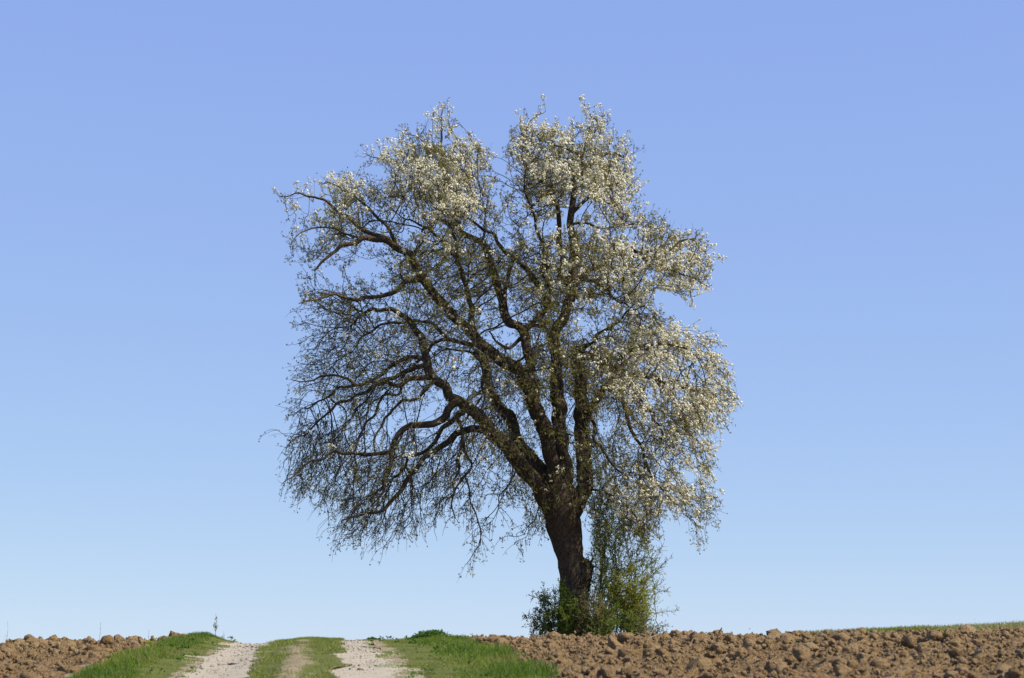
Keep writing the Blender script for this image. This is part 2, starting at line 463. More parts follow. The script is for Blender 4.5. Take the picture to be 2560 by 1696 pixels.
add('centre_strip', make_mesh('centre_strip', V, F, True, {'bare': bare_c}), M['turf'], track, label='strip of thin grass and bare dirt between the ruts')

def verge(side):
    if side < 0:
        f0, f1 = (lambda y: edge('LF', y) - 0.35), (lambda y: edge('L0', y) + 0.04)
    else:
        f0, f1 = (lambda y: edge('R1', y) - 0.04), (lambda y: edge('RF', y) + 0.35)
    V, F, X, Y, U = sheet(f0, f1, -3, 48, 36, 640, 0.01, rough(0.035, 1.6, 6 + side))
    if side > 0: bare = 0.15 + 0.75 * np.clip(1 - U / 0.16, 0, 1) + 0.5 * np.clip((U - 0.86) / 0.14, 0, 1)
    else: bare = 0.15 + 0.75 * np.clip((U - 0.88) / 0.12, 0, 1) + 0.5 * np.clip(1 - U / 0.16, 0, 1)
    return make_mesh('grass_verge', V, F, True, {'bare': bare})
verge_l = add('grass_verge', verge(-1), M['turf'], kind='structure', label='grassy bank on the left of the track')
verge_r = add('grass_verge', verge(1), M['turf'], kind='structure', label='grassy bank between the track and the ploughed field with the tree')

# ploughed fields
def lumps(X, Y, seed):
    a = fbm2(X * 2.1, Y * 2.1, 5, seed)
    b = np.abs(vnoise2(X * 5.3, Y * 5.3, seed + 40) - 0.5) * 2
    c = np.abs(vnoise2(X * 11, Y * 11, seed + 50) - 0.5) * 2
    return 0.30 * (a - 0.5) + 0.15 * (b - 0.5) + 0.07 * (c - 0.5)
def field_r_extra(X, Y): return lumps(X, Y, 21) * smooth(X - edge('RF', Y), -0.3, 0.35)
def field_l_extra(X, Y): return lumps(X, Y, 33) * smooth(edge('LF', Y) - X, -0.3, 0.35)
V, F, X, Y, U = sheet(lambda y: edge('RF', y) - 0.2, lambda y: 0 * y + 22.0, 12, 53, 240, 430, 0.0, field_r_extra)
field_r = add('ploughed_field', make_mesh('ploughed_field', V, F, True), M['soil'], kind='structure', label='ploughed brown field of coarse clods around the pear tree')
V, F, X, Y, U = sheet(lambda y: 0 * y - 16.0, lambda y: edge('LF', y) + 0.2, 12, 50, 110, 400, 0.0, field_l_extra)
field_l = add('ploughed_field', make_mesh('ploughed_field', V, F, True), M['soil'], kind='structure', label='ploughed brown field at the left edge of the picture')

# clods
def ico(sub):
    import bmesh
    bm = bmesh.new(); bmesh.ops.create_icosphere(bm, subdivisions=sub, radius=1.0)
    V = np.array([v.co[:] for v in bm.verts]); F = np.array([[v.index for v in f.verts] for f in bm.faces])
    bm.free(); return V, F
def clod_shape(sub, seed):
    V, F = ico(sub)
    o = Vector((seed * 7.3, seed * 3.1, seed * 5.7))
    out = []
    for v in V:
        p = Vector(v)
        d = 1 + 0.36 * mnoise.noise(p * 1.1 + o) + 0.34 * mnoise.noise(p * 2.3 + o) + 0.26 * mnoise.noise(p * 4.6 + o) + 0.10 * mnoise.noise(p * 9 + o)
        out.append(p * d)
    V = np.array([v[:] for v in out])
    r2 = np.random.default_rng(seed)
    for _ in range(9):                           # broken faces
        n = r2.normal(size=3); n /= np.linalg.norm(n)
        h = r2.uniform(0.5, 0.85)
        d = V @ n - h
        V = V - np.where(d > 0, d * 0.92, 0)[:, None] * n
    V *= np.array([1.0, 0.9, 0.78])
    return V, F
SH2 = [clod_shape(3, s) for s in range(1, 9)]
SH1 = [clod_shape(2, s) for s in range(11, 21)]
SH0 = [clod_shape(2, s) for s in range(11, 15)]
SHS = [clod_shape(1, s) for s in range(31, 43)]
SH2m = [make_mesh('clod', V, F, False, {'tint': np.full(len(V), k / 8)}) for k, (V, F) in enumerate(SH2)]

def rot_z_tilt(a, b, c):
    ca, sa, cb, sb, cc, sc_ = np.cos(a), np.sin(a), np.cos(b), np.sin(b), np.cos(c), np.sin(c)
    R = np.empty((len(a), 3, 3))
    R[:, 0] = np.stack([ca * cb, ca * sb * sc_ - sa * cc, ca * sb * cc + sa * sc_], -1)
    R[:, 1] = np.stack([sa * cb, sa * sb * sc_ + ca * cc, sa * sb * cc - ca * sc_], -1)
    R[:, 2] = np.stack([-sb, cb * sc_, cb * cc], -1)
    return R

def scatter(n, side, y0, y1, xr):
    """clod positions: more of them towards the camera, where they show"""
    y = rng.uniform(y0, y1, n)
    if side > 0:
        x0 = edge('RF', y) + 0.08; x = x0 + (xr - x0) * rng.uniform(0, 1, n)
    else:
        x0 = edge('LF', y) - 0.08; x = x0 + (xr - x0) * rng.uniform(0, 1, n)
    return x, y

def clod_field(parent, side, n, extra, y1, xr, nbig, fixed):
    x, y = scatter(n, side, 17, y1, xr)
    vis = np.abs(x) < 0.262 * y + 2.6                # the field goes on, but only the part near the view carries loose clods
    x, y = x[vis], y[vis]; n = len(x)
    s = 0.026 * np.exp(np.abs(rng.normal(0, 0.68, n)))
    s = np.clip(s, 0.02, 0.16) * (0.75 + 0.5 * vnoise2(x * 0.9, y * 0.9, 71))
    z = surf(x, y) + extra(x, y) + s * 0.15
    P = to_px(np.stack([x, y, z], -1))
    show = (s / y) * ((P[:, 0] > -10) & (P[:, 0] < 2570) & (P[:, 1] < 1700) & (y < 42))
    order = np.argsort(-show)
    big = order[:nbig]; rest = order[nbig:]
    k = 0
    for q in big:
        o = bpy.data.objects.new('clod', SH2m[k % 8]); k += 1
        col.objects.link(o)
        o.location = (x[q], y[q], z[q]); o.scale = s[q] * rng.uniform(0.85, 1.2, 3)
        o.rotation_euler = (rng.normal(0, 0.35), rng.normal(0, 0.35), rng.uniform(0, 6.28))
        o.parent = parent
    for (px_, py_, Yd, w) in fixed:              # clods that stand out on the skyline
        p = px(px_, py_, Yd); o = bpy.data.objects.new('clod', SH2m[k % 8]); k += 1
        col.objects.link(o)
        r = w / 2 / FPX * Yd
        zz = float(surf(p[0], Yd) + extra(p[0], Yd)) + r * 0.2
        o.location = (p[0], Yd, zz); o.scale = (r, r, r * 1.0)
        o.rotation_euler = (rng.normal(0, 0.3), rng.normal(0, 0.3), rng.uniform(0, 6.28))
        o.parent = parent
    R = rot_z_tilt(rng.uniform(0, 6.28, n), rng.normal(0, 0.35, n), rng.normal(0, 0.35, n))
    bag = Bag()
    for lod, idx in ((SH1, rest[s[rest] > 0.055]), (SHS, rest[s[rest] <= 0.055])):
        pick = rng.integers(0, len(lod), len(idx))
        for v in range(len(lod)):
            ii = idx[pick == v]
            if not len(ii): continue
            bv, bf = lod[v]
            W = np.einsum('nij,kj->nki', R[ii], bv) * s[ii][:, None, None] + np.stack([x[ii], y[ii], z[ii]], -1)[:, None]
            m_ = len(bv)
            Ff = (bf[None] + (np.arange(len(ii)) * m_)[:, None, None]).reshape(-1, 3)
            bag.put(W.reshape(-1, 3), Ff, np.repeat(rng.uniform(0, 1, len(ii)), m_))
    add('small_clods', bag.mesh('small_clods', False), M['clod'], parent, kind='stuff')
for me_ in SH2m: me_.materials.append(M['clod'])
clod_field(field_r, 1, 17500, field_r_extra, 48, 16.5, 290,
           [(1437, 1574, 37.5, 46), (1478, 1573, 38.5, 26), (1712, 1578, 37, 34), (1905, 1588, 37.8, 15), (1632, 1585, 36, 24), (1302, 1580, 36.5, 30)])
clod_field(field_l, -1, 7000, field_l_extra, 46, -13, 200, [(345, 1596, 36.5, 28), (445, 1593, 36.8, 18), (180, 1598, 36, 18)])

# crumbs of soil between the clods: points with a crumb instanced on each
def crumb_tree():
    g = bpy.data.node_groups.new('crumbs', 'GeometryNodeTree')
    g.interface.new_socket('Geometry', in_out='INPUT', socket_type='NodeSocketGeometry')
    g.interface.new_socket('Geometry', in_out='OUTPUT', socket_type='NodeSocketGeometry')
    gi, go = g.nodes.new('NodeGroupInput'), g.nodes.new('NodeGroupOutput')
    ic = g.nodes.new('GeometryNodeMeshIcoSphere'); ic.inputs['Radius'].default_value = 1.0; ic.inputs['Subdivisions'].default_value = 2
    nz = g.nodes.new('ShaderNodeTexNoise'); nz.inputs['Scale'].default_value = 1.3; nz.inputs['Detail'].default_value = 3
    nm = g.nodes.new('GeometryNodeInputNormal')
    sb = g.nodes.new('ShaderNodeMath'); sb.operation = 'SUBTRACT'; sb.inputs[1].default_value = 0.5
    mu = g.nodes.new('ShaderNodeMath'); mu.operation = 'MULTIPLY'; mu.inputs[1].default_value = 1.9
    vs = g.nodes.new('ShaderNodeVectorMath'); vs.operation = 'SCALE'
    sp = g.nodes.new('GeometryNodeSetPosition'); sm = g.nodes.new('GeometryNodeSetMaterial'); sm.inputs['Material'].default_value = M['clod']
    io = g.nodes.new('GeometryNodeInstanceOnPoints')
    a1 = g.nodes.new('GeometryNodeInputNamedAttribute'); a1.data_type = 'FLOAT'; a1.inputs[0].default_value = 'size'
    rv = g.nodes.new('FunctionNodeRandomValue'); rv.data_type = 'FLOAT_VECTOR'; rv.inputs[1].default_value = (6.28, 6.28, 6.28)
    L = g.links.new
    L(nz.outputs[0], sb.inputs[0]); L(sb.outputs[0], mu.inputs[0]); L(nm.outputs[0], vs.inputs[0]); L(mu.outputs[0], vs.inputs['Scale'])
    L(ic.outputs[0], sp.inputs['Geometry']); L(vs.outputs[0], sp.inputs['Offset']); L(sp.outputs[0], sm.inputs[0])
    L(gi.outputs[0], io.inputs['Points']); L(sm.outputs[0], io.inputs['Instance']); L(a1.outputs[0], io.inputs['Scale']); L(rv.outputs[0], io.inputs['Rotation'])
    L(io.outputs[0], go.inputs[0])
    return g
CRUMB = crumb_tree()
def crumbs(parent, side, n, extra, y1, xr):
    x, y = scatter(n, side, 18, y1, xr)
    vis = np.abs(x) < 0.262 * y + 1.0; x, y = x[vis], y[vis]
    sz = np.clip(0.010 * np.exp(np.abs(rng.normal(0, 0.6, len(x)))), 0.008, 0.045)
    z = surf(x, y) + extra(x, y) + sz * 0.5 + np.abs(rng.normal(0, 0.012, len(x)))
    me = bpy.data.meshes.new('crumbs'); me.vertices.add(len(x)); me.vertices.foreach_set('co', np.stack([x, y, z], -1).astype(np.float32).ravel())
    at = me.attributes.new('size', 'FLOAT', 'POINT'); at.data.foreach_set('value', sz.astype(np.float32))
    o = add('crumbs', me, M['clod'], parent, kind='stuff')
    o.modifiers.new('crumbs', 'NODES').node_group = CRUMB
crumbs(field_r, 1, 34000, field_r_extra, 46, 13)
crumbs(field_l, -1, 14000, field_l_extra, 44, -12)

# pebbles on the ruts
px_n = 5000
yy = rng.uniform(16, 42, px_n); side = rng.integers(0, 2, px_n)
x0 = np.where(side == 0, edge('L0', yy), edge('R0', yy)); x1 = np.where(side == 0, edge('L1', yy), edge('R1', yy))
xx = x0 + (x1 - x0) * np.clip(rng.normal(0.5, 0.40, px_n), -0.35, 1.35)
ss = np.clip(0.0055 * np.exp(np.abs(rng.normal(0, 0.62, px_n))), 0.005, 0.030)
zz = surf(xx, yy) + ss * 0.3
ib, fb = ico(1)
R = rot_z_tilt(rng.uniform(0, 6.28, px_n), rng.normal(0, 0.3, px_n), rng.normal(0, 0.3, px_n))
ib = ib * np.array([1, 0.8, 0.6])
W = np.einsum('nij,kj->nki', R, ib) * ss[:, None, None] * rng.uniform(0.75, 1.25, (px_n, len(ib), 1)) + np.stack([xx, yy, zz], -1)[:, None]
Ff = (fb[None] + (np.arange(px_n) * len(ib))[:, None, None]).reshape(-1, 3)
add('gravel', make_mesh('gravel', W.reshape(-1, 3), Ff, False, {'tint': np.repeat(rng.uniform(0, 1, px_n), len(ib))}), M['pebble'], track, kind='stuff')

# ------------------------------------------------------------------ grass
def blades(x, y, L, W, tint, lean=0.45, zoff=-0.01, zfun=surf):
    n = len(x)
    z = zfun(x, y) + zoff
    a = rng.uniform(0, 2 * math.pi, n); l = np.abs(rng.normal(0, lean, n))
    D = np.stack([np.cos(a) * l, np.sin(a) * l, np.ones(n)], -1); D = unit(D)
    b = rng.uniform(0, 2 * math.pi, n)
    S = np.stack([np.cos(b), np.sin(b), np.zeros(n)], -1) * W[:, None] * 0.5
    P = np.stack([x, y, z], -1)
    bend = np.stack([np.cos(a), np.sin(a), -0.5 * np.ones(n)], -1) * (L * rng.uniform(0.1, 0.6, n))[:, None] * 0.6
    mid = P + D * (L * 0.55)[:, None] + bend * 0.25
    tip = P + D * L[:, None] + bend
    V = np.stack([P - S, P + S, mid + S * 0.75, mid - S * 0.75, tip], 1)
    o = np.arange(n)[:, None] * 5
    F = np.concatenate([o + [0, 1, 2], o + [0, 2, 3], o + [3, 2, 4]], 0)
    return V.reshape(-1, 3), F, np.repeat(tint, 5)

def grass_patch(name, parent, x, y, L, W, tint, **kw):
    V, F, t = blades(x, y, L, W, tint, **kw)
    return add(name, make_mesh(name, V, F, False, {'tint': t}), M['grass'], parent, kind='stuff')

def verge_grass(parent, ka, kb, n, side):
    y = 17 + (44 - 17) * rng.uniform(0, 1, n) ** 0.95
    u = rng.uniform(-0.10, 1.12, n)
    x = edge(ka, y) * (1 - u) + edge(kb, y) * u
    track_side = u if side > 0 else 1 - u                       # 0 at the rut, 1 at the field
    clump = fbm2(x * 2.4, y * 1.3, 4, 81 + side)
    keep = rng.uniform(0, 1, n) < smooth(track_side + (clump - 0.5) * 0.45, -0.14, 0.16) * smooth(1.12 - track_side + (clump - 0.5) * 0.35, 0.0, 0.12) * (0.35 + 0.65 * smooth(clump, 0.32, 0.55))
    x, y, u, clump, ts = x[keep], y[keep], u[keep], clump[keep], track_side[keep]
    n = len(x)
    L = (0.034 + 0.110 * smooth(ts, 0.15, 0.85)) * (0.3 + 1.1 * clump) * (0.55 + 0.7 * fbm2(x * 1.1, y * 0.7, 3, 84)) * rng.uniform(0.5, 1.4, n)
    big = fbm2(x * 0.8, y * 0.5, 3, 83)
    t = np.clip(0.66 - 0.30 * smooth(ts, 0.10, 0.65) + (0.5 - clump) * 0.5 + (big - 0.5) * 1.0 + rng.normal(0, 0.14, n), 0, 1)
    dry = rng.uniform(0, 1, n) < 0.10 + 0.22 * (1 - smooth(ts, 0.05, 0.5)); t[dry] = rng.uniform(0.8, 1, dry.sum())
    grass_patch('grass', parent, x, y, L, rng.uniform(0.006, 0.011, n), t)
    ns = 40000
    ys = 17 + 25 * rng.uniform(0, 1, ns); tsn = rng.uniform(-0.10, 0.55, ns)
    us = tsn if side > 0 else 1 - tsn
    xs = edge(ka, ys) * (1 - us) + edge(kb, ys) * us
    cs = fbm2(xs * 4.0, ys * 2.2, 4, 87 + side)
    kp = rng.uniform(0, 1, ns) < smooth(tsn + (cs - 0.5) * 0.7, -0.10, 0.10) * (0.45 + 0.55 * smooth(cs, 0.35, 0.5))
    xs, ys, cs = xs[kp], ys[kp], cs[kp]; ns = len(xs)
    tt = np.clip(0.68 + (0.5 - cs) * 0.9 + rng.normal(0, 0.14, ns), 0, 1)
    grass_patch('short_grass', parent, xs, ys, rng.uniform(0.015, 0.05, ns) * (0.6 + 0.8 * cs), rng.uniform(0.006, 0.010, ns), tt, lean=0.7)
    # broad-leaved weeds among the grass
    m_ = 70 if side > 0 else 50
    yw = rng.uniform(17, 40, m_); uw = np.clip(rng.normal(0.5, 0.24, m_), 0.08, 0.95)
    xw = edge(ka, yw) * (1 - uw) + edge(kb, yw) * uw
    q = np.repeat(np.arange(m_), 9); a = rng.uniform(0, 6.28, len(q))
    C = np.stack([xw[q] + rng.normal(0, 0.02, len(q)), yw[q] + rng.normal(0, 0.02, len(q)), surf(xw[q], yw[q]) + rng.uniform(0.01, 0.08, len(q))], -1)
    L_ = rng.uniform(0.03, 0.07, m_)[q] * rng.uniform(0.7, 1.2, len(q))
    V, F = leaf_quads(C, unit(np.stack([np.cos(a), np.sin(a), rng.uniform(0.1, 0.9, len(q))], -1)), L_, L_ * 0.45)
    add('broad_leaves', make_mesh('broad_leaves', V, F, False, {'tint': np.repeat(np.clip(rng.uniform(0, 1, m_)[q] * 0.7 + rng.uniform(0, 0.3, len(q)), 0, 1), 4)}), M['nettle'], parent, kind='stuff')
verge_grass(verge_l, 'LF', 'L0', 78000, -1)
verge_grass(verge_r, 'R1', 'RF', 108000, 1)

n = 56000
y = 17 + 26 * rng.uniform(0, 1, n); u = rng.uniform(-0.04, 1.04, n)
x = edge('L1', y) * (1 - u) + edge('R0', y) * u
clump = fbm2(x * 3.2, y * 1.6, 4, 91)
uw = u + (fbm2(x * 0.9, y * 0.7, 3, 97) - 0.5) * 0.55
dens = (np.exp(-((uw - 0.14) / 0.2) ** 2) + np.exp(-((uw - 0.78) / 0.2) ** 2) + 0.22 + 0.8 * smooth(y, 28, 34)) * smooth(clump, 0.36, 0.52)
k = rng.uniform(0, 1, n) < np.clip(dens, 0.03, 1)
x, y, u, clump = x[k], y[k], u[k], clump[k]; n = len(x)
t = np.clip(0.62 + rng.normal(0, 0.16, n) + (0.5 - clump) * 0.5, 0, 1); dry = rng.uniform(0, 1, n) < 0.20; t[dry] = rng.uniform(0.8, 1, dry.sum())
grass_patch('grass', track, x, y, rng.uniform(0.025, 0.085, n), rng.uniform(0.006, 0.010, n), t, lean=0.6)

# the meadow beyond the field on the right
V, F, X, Y, U = sheet(lambda y: 0 * y + 7.0, lambda y: 0 * y + 30.0, 52, 74, 60, 60, 0.01, rough(0.05, 0.8, 55))
meadow = add('meadow', make_mesh('meadow', V, F, True, {'bare': 0.1 + 0.5 * smooth(X, 13, 19)}), M['turf'], kind='structure', label='strip of meadow on the skyline beyond the ploughed field at right')
n = 26000
y = rng.uniform(52, 70, n); x = rng.uniform(7, 28, n); cl = fbm2(x * 1.1, y * 0.5, 4, 95)
k = rng.uniform(0, 1, n) < smooth(cl, 0.3, 0.6); x, y, cl = x[k], y[k], cl[k]; n = len(x)
t = np.clip(rng.normal(0.50, 0.2, n) + 0.45 * smooth(x + 3 * (fbm2(x * 0.5, y * 0.1, 3, 12) - 0.5), 11, 15), 0, 1)
grass_patch('grass', meadow, x, y, rng.uniform(0.05, 0.16, n) * (0.5 + cl), rng.uniform(0.012, 0.022, n), t)

# ------------------------------------------------------------------ the pear tree
TY = 48.0
TREE_X = float(px(1436, 1600, TY)[0])
base = (TREE_X, TY, float(surf(TREE_X, TY)))
tree = empty('pear_tree', base, label='old pear tree in white blossom, alone on the crest of the field', category='tree')

# limbs and branches read from the photograph: kind, region, outline, radius at start and end, depth gained along it
LIMBS = [
 ('trunk', 'E', [(705, 1640), (703, 1480), (700, 1200), (690, 1000), (662, 700), (606, 430), (566, 220), (542, 50), (538, -110), (540, -240)], [.50, .42, .345, .315, .315, .365, .44, .47, .40, .16], 0),
 ('limb', 'D', [(450, 1340), (392, 1200), (335, 1095), (250, 990), (150, 865), (60, 775), (-20, 695), (-75, 655)], (.26, .155), -1.0),
 ('limb', 'D', [(490, 1300), (465, 1170), (440, 1060), (402, 880), (345, 700), (285, 545), (215, 425), (100, 348), (0, 268), (-80, 190), (-200, 60)], (.22, .13), -0.7),
 ('limb', 'D', [(440, 1240), (350, 1040), (295, 950), (230, 850), (195, 760), (150, 680), (80, 600), (30, 530), (25, 440), (15, 365), (-15, 320)], (.20, .12), 1.3),
 ('limb', 'D', [(515, 1300), (492, 1150), (480, 1000), (470, 800), (455, 600), (440, 400), (433, 260), (450, 180), (492, 105), (515, 20)], (.24, .14), 0.3),
 ('limb', 'D', [(560, 1310), (590, 1150), (596, 1000), (590, 860), (582, 700), (577, 500), (570, 380), (575, 310)], (.24, .155), 0.9),
 ('limb', 'D', [(430, 900), (345, 690), (300, 480), (270, 330), (245, 195), (180, 165), (130, 100), (120, 0)], (.17, .12), 0.9),
 # onward
 ('limb', 'A', [(1290, 1568), (1150, 1390), (1090, 1290), (1050, 1200), (980, 1160), (880, 1110), (740, 1095), (650, 1130), (560, 1170), (450, 1240), (370, 1305)], (.13, .025), -0.6),
 ('limb', 'B', [(660, 1450), (682, 1300), (680, 1150), (670, 1050), (668, 900), (680, 770), (702, 660), (742, 595), (800, 565), (900, 490), (1000, 490), (1080, 540)], (.14, .02), 0.2),
 ('limb', 'A', [(1690, 1490), (1655, 1290), (1600, 1130), (1540, 1100), (1440, 1060), (1370, 1000), (1290, 950), (1230, 970), (1150, 1040)], (.12, .04), 0.6),
 ('limb', 'D', [(573, 330), (640, 352), (740, 400), (850, 448), (1000, 470), (1150, 520), (1300, 600), (1400, 660)], (.13, .02), 0.4),
 ('limb', 'D', [(610, 760), (640, 650), (690, 560), (740, 505), (765, 455), (800, 380), (900, 300), (1050, 270), (1200, 300)], (.11, .02), -1.2),
 ('limb', 'C', [(1180, 640), (1110, 600), (1050, 545), (985, 485), (950, 420), (925, 340), (900, 260), (868, 180), (800, 110), (700, 75), (600, 95), (500, 170)], (.145, .02), 0.8),
 ('limb', 'C', [(1180, 640), (1120, 612), (1080, 628), (1040, 690), (990, 725), (830, 752), (780, 800), (742, 850), (730, 930), (710, 1010), (680, 1100), (655, 1200)], (.12, .02), -0.6),
 # branches
 ('branch', 'C', [(1290, 785), (1210, 768), (1130, 800), (1060, 830), (1000, 880), (930, 930), (870, 1000), (800, 1090), (740, 1170), (690, 1235), (560, 1270), (450, 1290)], (.085, .014), -0.9),
 ('branch', 'C', [(1190, 650), (1110, 692), (1060, 740), (1010, 800), (970, 870), (900, 905), (835, 920), (820, 980), (740, 1070), (700, 1100)], (.07, .014), 0.5),
 ('branch', 'C', [(1110, 695), (1135, 780), (1135, 900), (1120, 1000), (1100, 1090), (1088, 1180), (1110, 1275)], (.05, .012), -0.5),
 ('branch', 'C', [(1140, 840), (1165, 920), (1192, 995), (1150, 1042), (1110, 1110), (1085, 1160), (1020, 1170), (975, 1235)], (.035, .010), -0.2),
 ('branch', 'C', [(1160, 1040), (1175, 1100), (1190, 1185), (1230, 1290), (1240, 1400), (1228, 1480), (1165, 1555)], (.022, .006), 0.2),
 ('branch', 'C', [(725, 905), (640, 910), (500, 910), (400, 890), (320, 940), (200, 1000), (100, 1090)], (.05, .010), -0.5),
 ('branch', 'C', [(955, 480), (860, 480), (790, 522), (720, 512), (640, 500), (560, 510), (450, 470), (300, 478), (150, 490)], (.06, .010), -0.7),
 ('branch', 'C', [(935, 405), (830, 430), (740, 470), (650, 500), (560, 560), (450, 620), (350, 690), (240, 780), (160, 850)], (.06, .010), 0.8),
 ('branch', 'C', [(928, 375), (860, 350), (790, 360), (720, 420), (640, 480), (540, 520), (420, 540), (300, 620), (180, 680)], (.055, .010), 1.6),
 ('branch', 'C', [(970, 525), (880, 590), (790, 610), (730, 670), (700, 740), (650, 810), (640, 900), (600, 1010), (590, 1120)], (.04, .008), -1.0),
 ('branch', 'C', [(800, 525), (780, 570), (700, 580), (640, 650), (590, 750), (540, 830), (528, 900), (525, 1100), (520, 1350)], (.035, .006), -0.6),
 ('branch', 'C', [(650, 500), (620, 560), (540, 640), (480, 720), (430, 800), (400, 900)], (.025, .008), -0.8),
 ('branch', 'C', [(1250, 310), (1150, 265), (1060, 250), (960, 285), (930, 330), (860, 400), (800, 480)], (.06, .02), 1.2),
 ('branch', 'C', [(1060, 250), (990, 180), (900, 150), (780, 160), (640, 190), (560, 260), (500, 350)], (.045, .012), 0.5),
 ('branch', 'A', [(1170, 1400), (1090, 1395), (1030, 1420), (950, 1480), (850, 1510), (700, 1530), (520, 1500), (400, 1520), (250, 1560)], (.07, .010), -1.0),
 ('branch', 'A', [(1060, 1215), (1000, 1270), (990, 1350), (1030, 1420)], (.03, .02), -0.3),
 ('branch', 'A', [(960, 1150), (870, 1080), (780, 1050), (690, 1000), (610, 930), (520, 870), (400, 790), (250, 760), (120, 780)], (.06, .009), 0.4),
 ('branch', 'A', [(990, 1165), (930, 1080), (880, 1000), (780, 900), (690, 810), (590, 735), (520, 705), (430, 690)], (.05, .008), 1.0),
 ('branch', 'A', [(720, 1095), (640, 1075), (520, 1020), (400, 1010), (300, 1040), (220, 1090), (190, 1150)], (.03, .007), -0.6),
 ('branch', 'A', [(1420, 1040), (1395, 930), (1370, 850), (1325, 700), (1312, 560), (1290, 430), (1300, 250), (1312, 150)], (.075, .006), 0.2),
 ('branch', 'A', [(1335, 740), (1220, 655), (1080, 575), (930, 545), (800, 510), (735, 480)], (.04, .007), -0.4),
 ('branch', 'A', [(1312, 570), (1400, 500), (1550, 470), (1680, 500)], (.03, .006), -0.3),
 ('branch', 'A', [(1350, 790), (1430, 700), (1540, 620), (1660, 590)], (.03, .006), 0.6),
 ('branch', 'A', [(1300, 480), (1200, 440), (1100, 350), (1000, 330), (950, 310)], (.022, .005), 0.2),
 ('branch', 'A', [(1539, 1829), (1504, 1690), (1490, 1560), (1470, 1430), (1430, 1320), (1370, 1210), (1310, 1140), (1250, 1070), (1150, 1000), (1020, 940), (930, 880)], (.08, .010), 1.0),
 ('branch', 'A', [(1440, 1345), (1405, 1240), (1388, 1150), (1380, 1060), (1385, 950)], (.05, .02), 0.1),
 ('branch', 'A', [(1340, 1190), (1270, 1165), (1210, 1190), (1180, 1270), (1160, 1350)], (.03, .008), -0.5),
 ('branch', 'D', [(245, 190), (300, 165), (345, 120), (385, 60), (395, -20), (370, -120), (350, -250)], (.07, .02), 0.8),
 ('branch', 'D', [(245, 170), (320, 180), (400, 215), (432, 250)], (.05, .05), 0.0),
 ('branch', 'D', [(200, 240), (185, 300), (160, 300), (100, 270), (50, 200)], (.05, .015), -0.8),
 ('branch', 'B', [(520, 1600), (480, 1500), (400, 1400), (310, 1295), (240, 1220), (150, 1130), (60, 1040), (-60, 960), (-150, 880)], (.085, .012), -1.2),
 ('branch', 'B', [(240, 1225), (215, 1320), (195, 1420), (160, 1568)], (.05, .05), 0.0),
 ('branch', 'B', [(500, 1600), (490, 1450), (480, 1300), (450, 1150), (420, 1020), (400, 950), (350, 850), (330, 700), (340, 560)], (.06, .010), -1.5),
 ('branch', 'B', [(640, 1480), (600, 1350), (590, 1200), (582, 1000), (560, 870), (520, 790), (480, 720), (400, 620), (340, 450), (330, 330), (380, 230), (460, 150)], (.085, .006), 0.8),
 ('branch', 'B', [(660, 760), (590, 700), (520, 735), (440, 800), (380, 880), (320, 960)], (.045, .010), -0.6),
 ('branch', 'B', [(742, 590), (735, 520), (700, 470), (640, 450), (560, 430), (470, 400), (400, 380)], (.045, .008), -0.4),
 ('branch', 'B', [(735, 530), (760, 440), (830, 340), (845, 270), (810, 170), (720, 95)], (.03, .004), 0.2),
 ('branch', 'B', [(676, 920), (705, 870), (760, 810), (830, 755), (900, 740), (960, 830), (1000, 920), (1050, 980)], (.05, .010), -0.3),
 ('branch', 'B', [(830, 757), (860, 650), (920, 580), (1000, 580), (1080, 650), (1130, 720)], (.035, .008), 0.5),
 ('branch', 'B', [(672, 992), (760, 985), (820, 1010), (930, 1010), (1050, 1000), (1180, 1000), (1300, 1040)], (.035, .007), 0.5),
 ('branch', 'B', [(690, 1410), (780, 1345), (850, 1300), (950, 1200), (1050, 1180), (1200, 1190), (1350, 1180), (1450, 1130), (1550, 1100), (1650, 1220)], (.07, .008), 0.2),
 ('branch', 'B', [(1000, 1190), (1180, 1240), (1300, 1290), (1400, 1330), (1550, 1380), (1650, 1450)], (.04, .007), -0.5),
 ('branch', 'B', [(700, 1440), (800, 1400), (900, 1450), (1000, 1530), (1100, 1600)], (.05, .012), -0.8),
 ('branch', 'D', [(720, 535), (790, 570), (830, 640), (870, 750), (920, 850), (940, 950), (930, 1040), (900, 1110)], (.06, .010), -0.5),
 ('branch', 'D', [(935, 930), (1000, 1060), (1060, 1120), (1150, 1140), (1250, 1160), (1350, 1170)], (.035, .006), 0.3),
 ('branch', 'D', [(1060, 1120), (1110, 1180), (1180, 1240), (1240, 1330), (1248, 1400)], (.018, .005), -0.2),
 ('branch', 'D', [(625, 700), (655, 730), (672, 775), (662, 830), (700, 880), (760, 950), (800, 1000), (880, 1020)], (.05, .014), -0.8),
 ('branch', 'D', [(850, 455), (870, 520), (905, 580), (960, 640), (1010, 700), (1060, 800), (1100, 900)], (.04, .008), -0.4),
 ('branch', 'D', [(760, 430), (780, 520), (790, 600), (800, 700), (770, 790)], (.025, .006), 0.4),
 ('branch', 'D', [(1000, 475), (1080, 560), (1150, 660), (1200, 780), (1250, 880)], (.03, .006), 0.5),
 ('branch', 'D', [(575, 340), (650, 260), (750, 180), (850, 100), (950, 60)], (.05, .010), -1.2),
 ('branch', 'D', [(195, 985), (170, 1075), (125, 1130), (105, 1240), (80, 1290)], (.022, .006), -0.4),
 ('branch', 'D', [(590, 1100), (680, 1120), (760, 1150), (850, 1220), (930, 1300), (960, 1380)], (.035, .008), -0.9),
 ('branch', 'D', [(355, 1180), (320, 1260), (290, 1350), (270, 1400), (210, 1425)], (.016, .005), -0.3),
]
skel = []            # each: dict(kind, P (n,3), R (n), parent index)
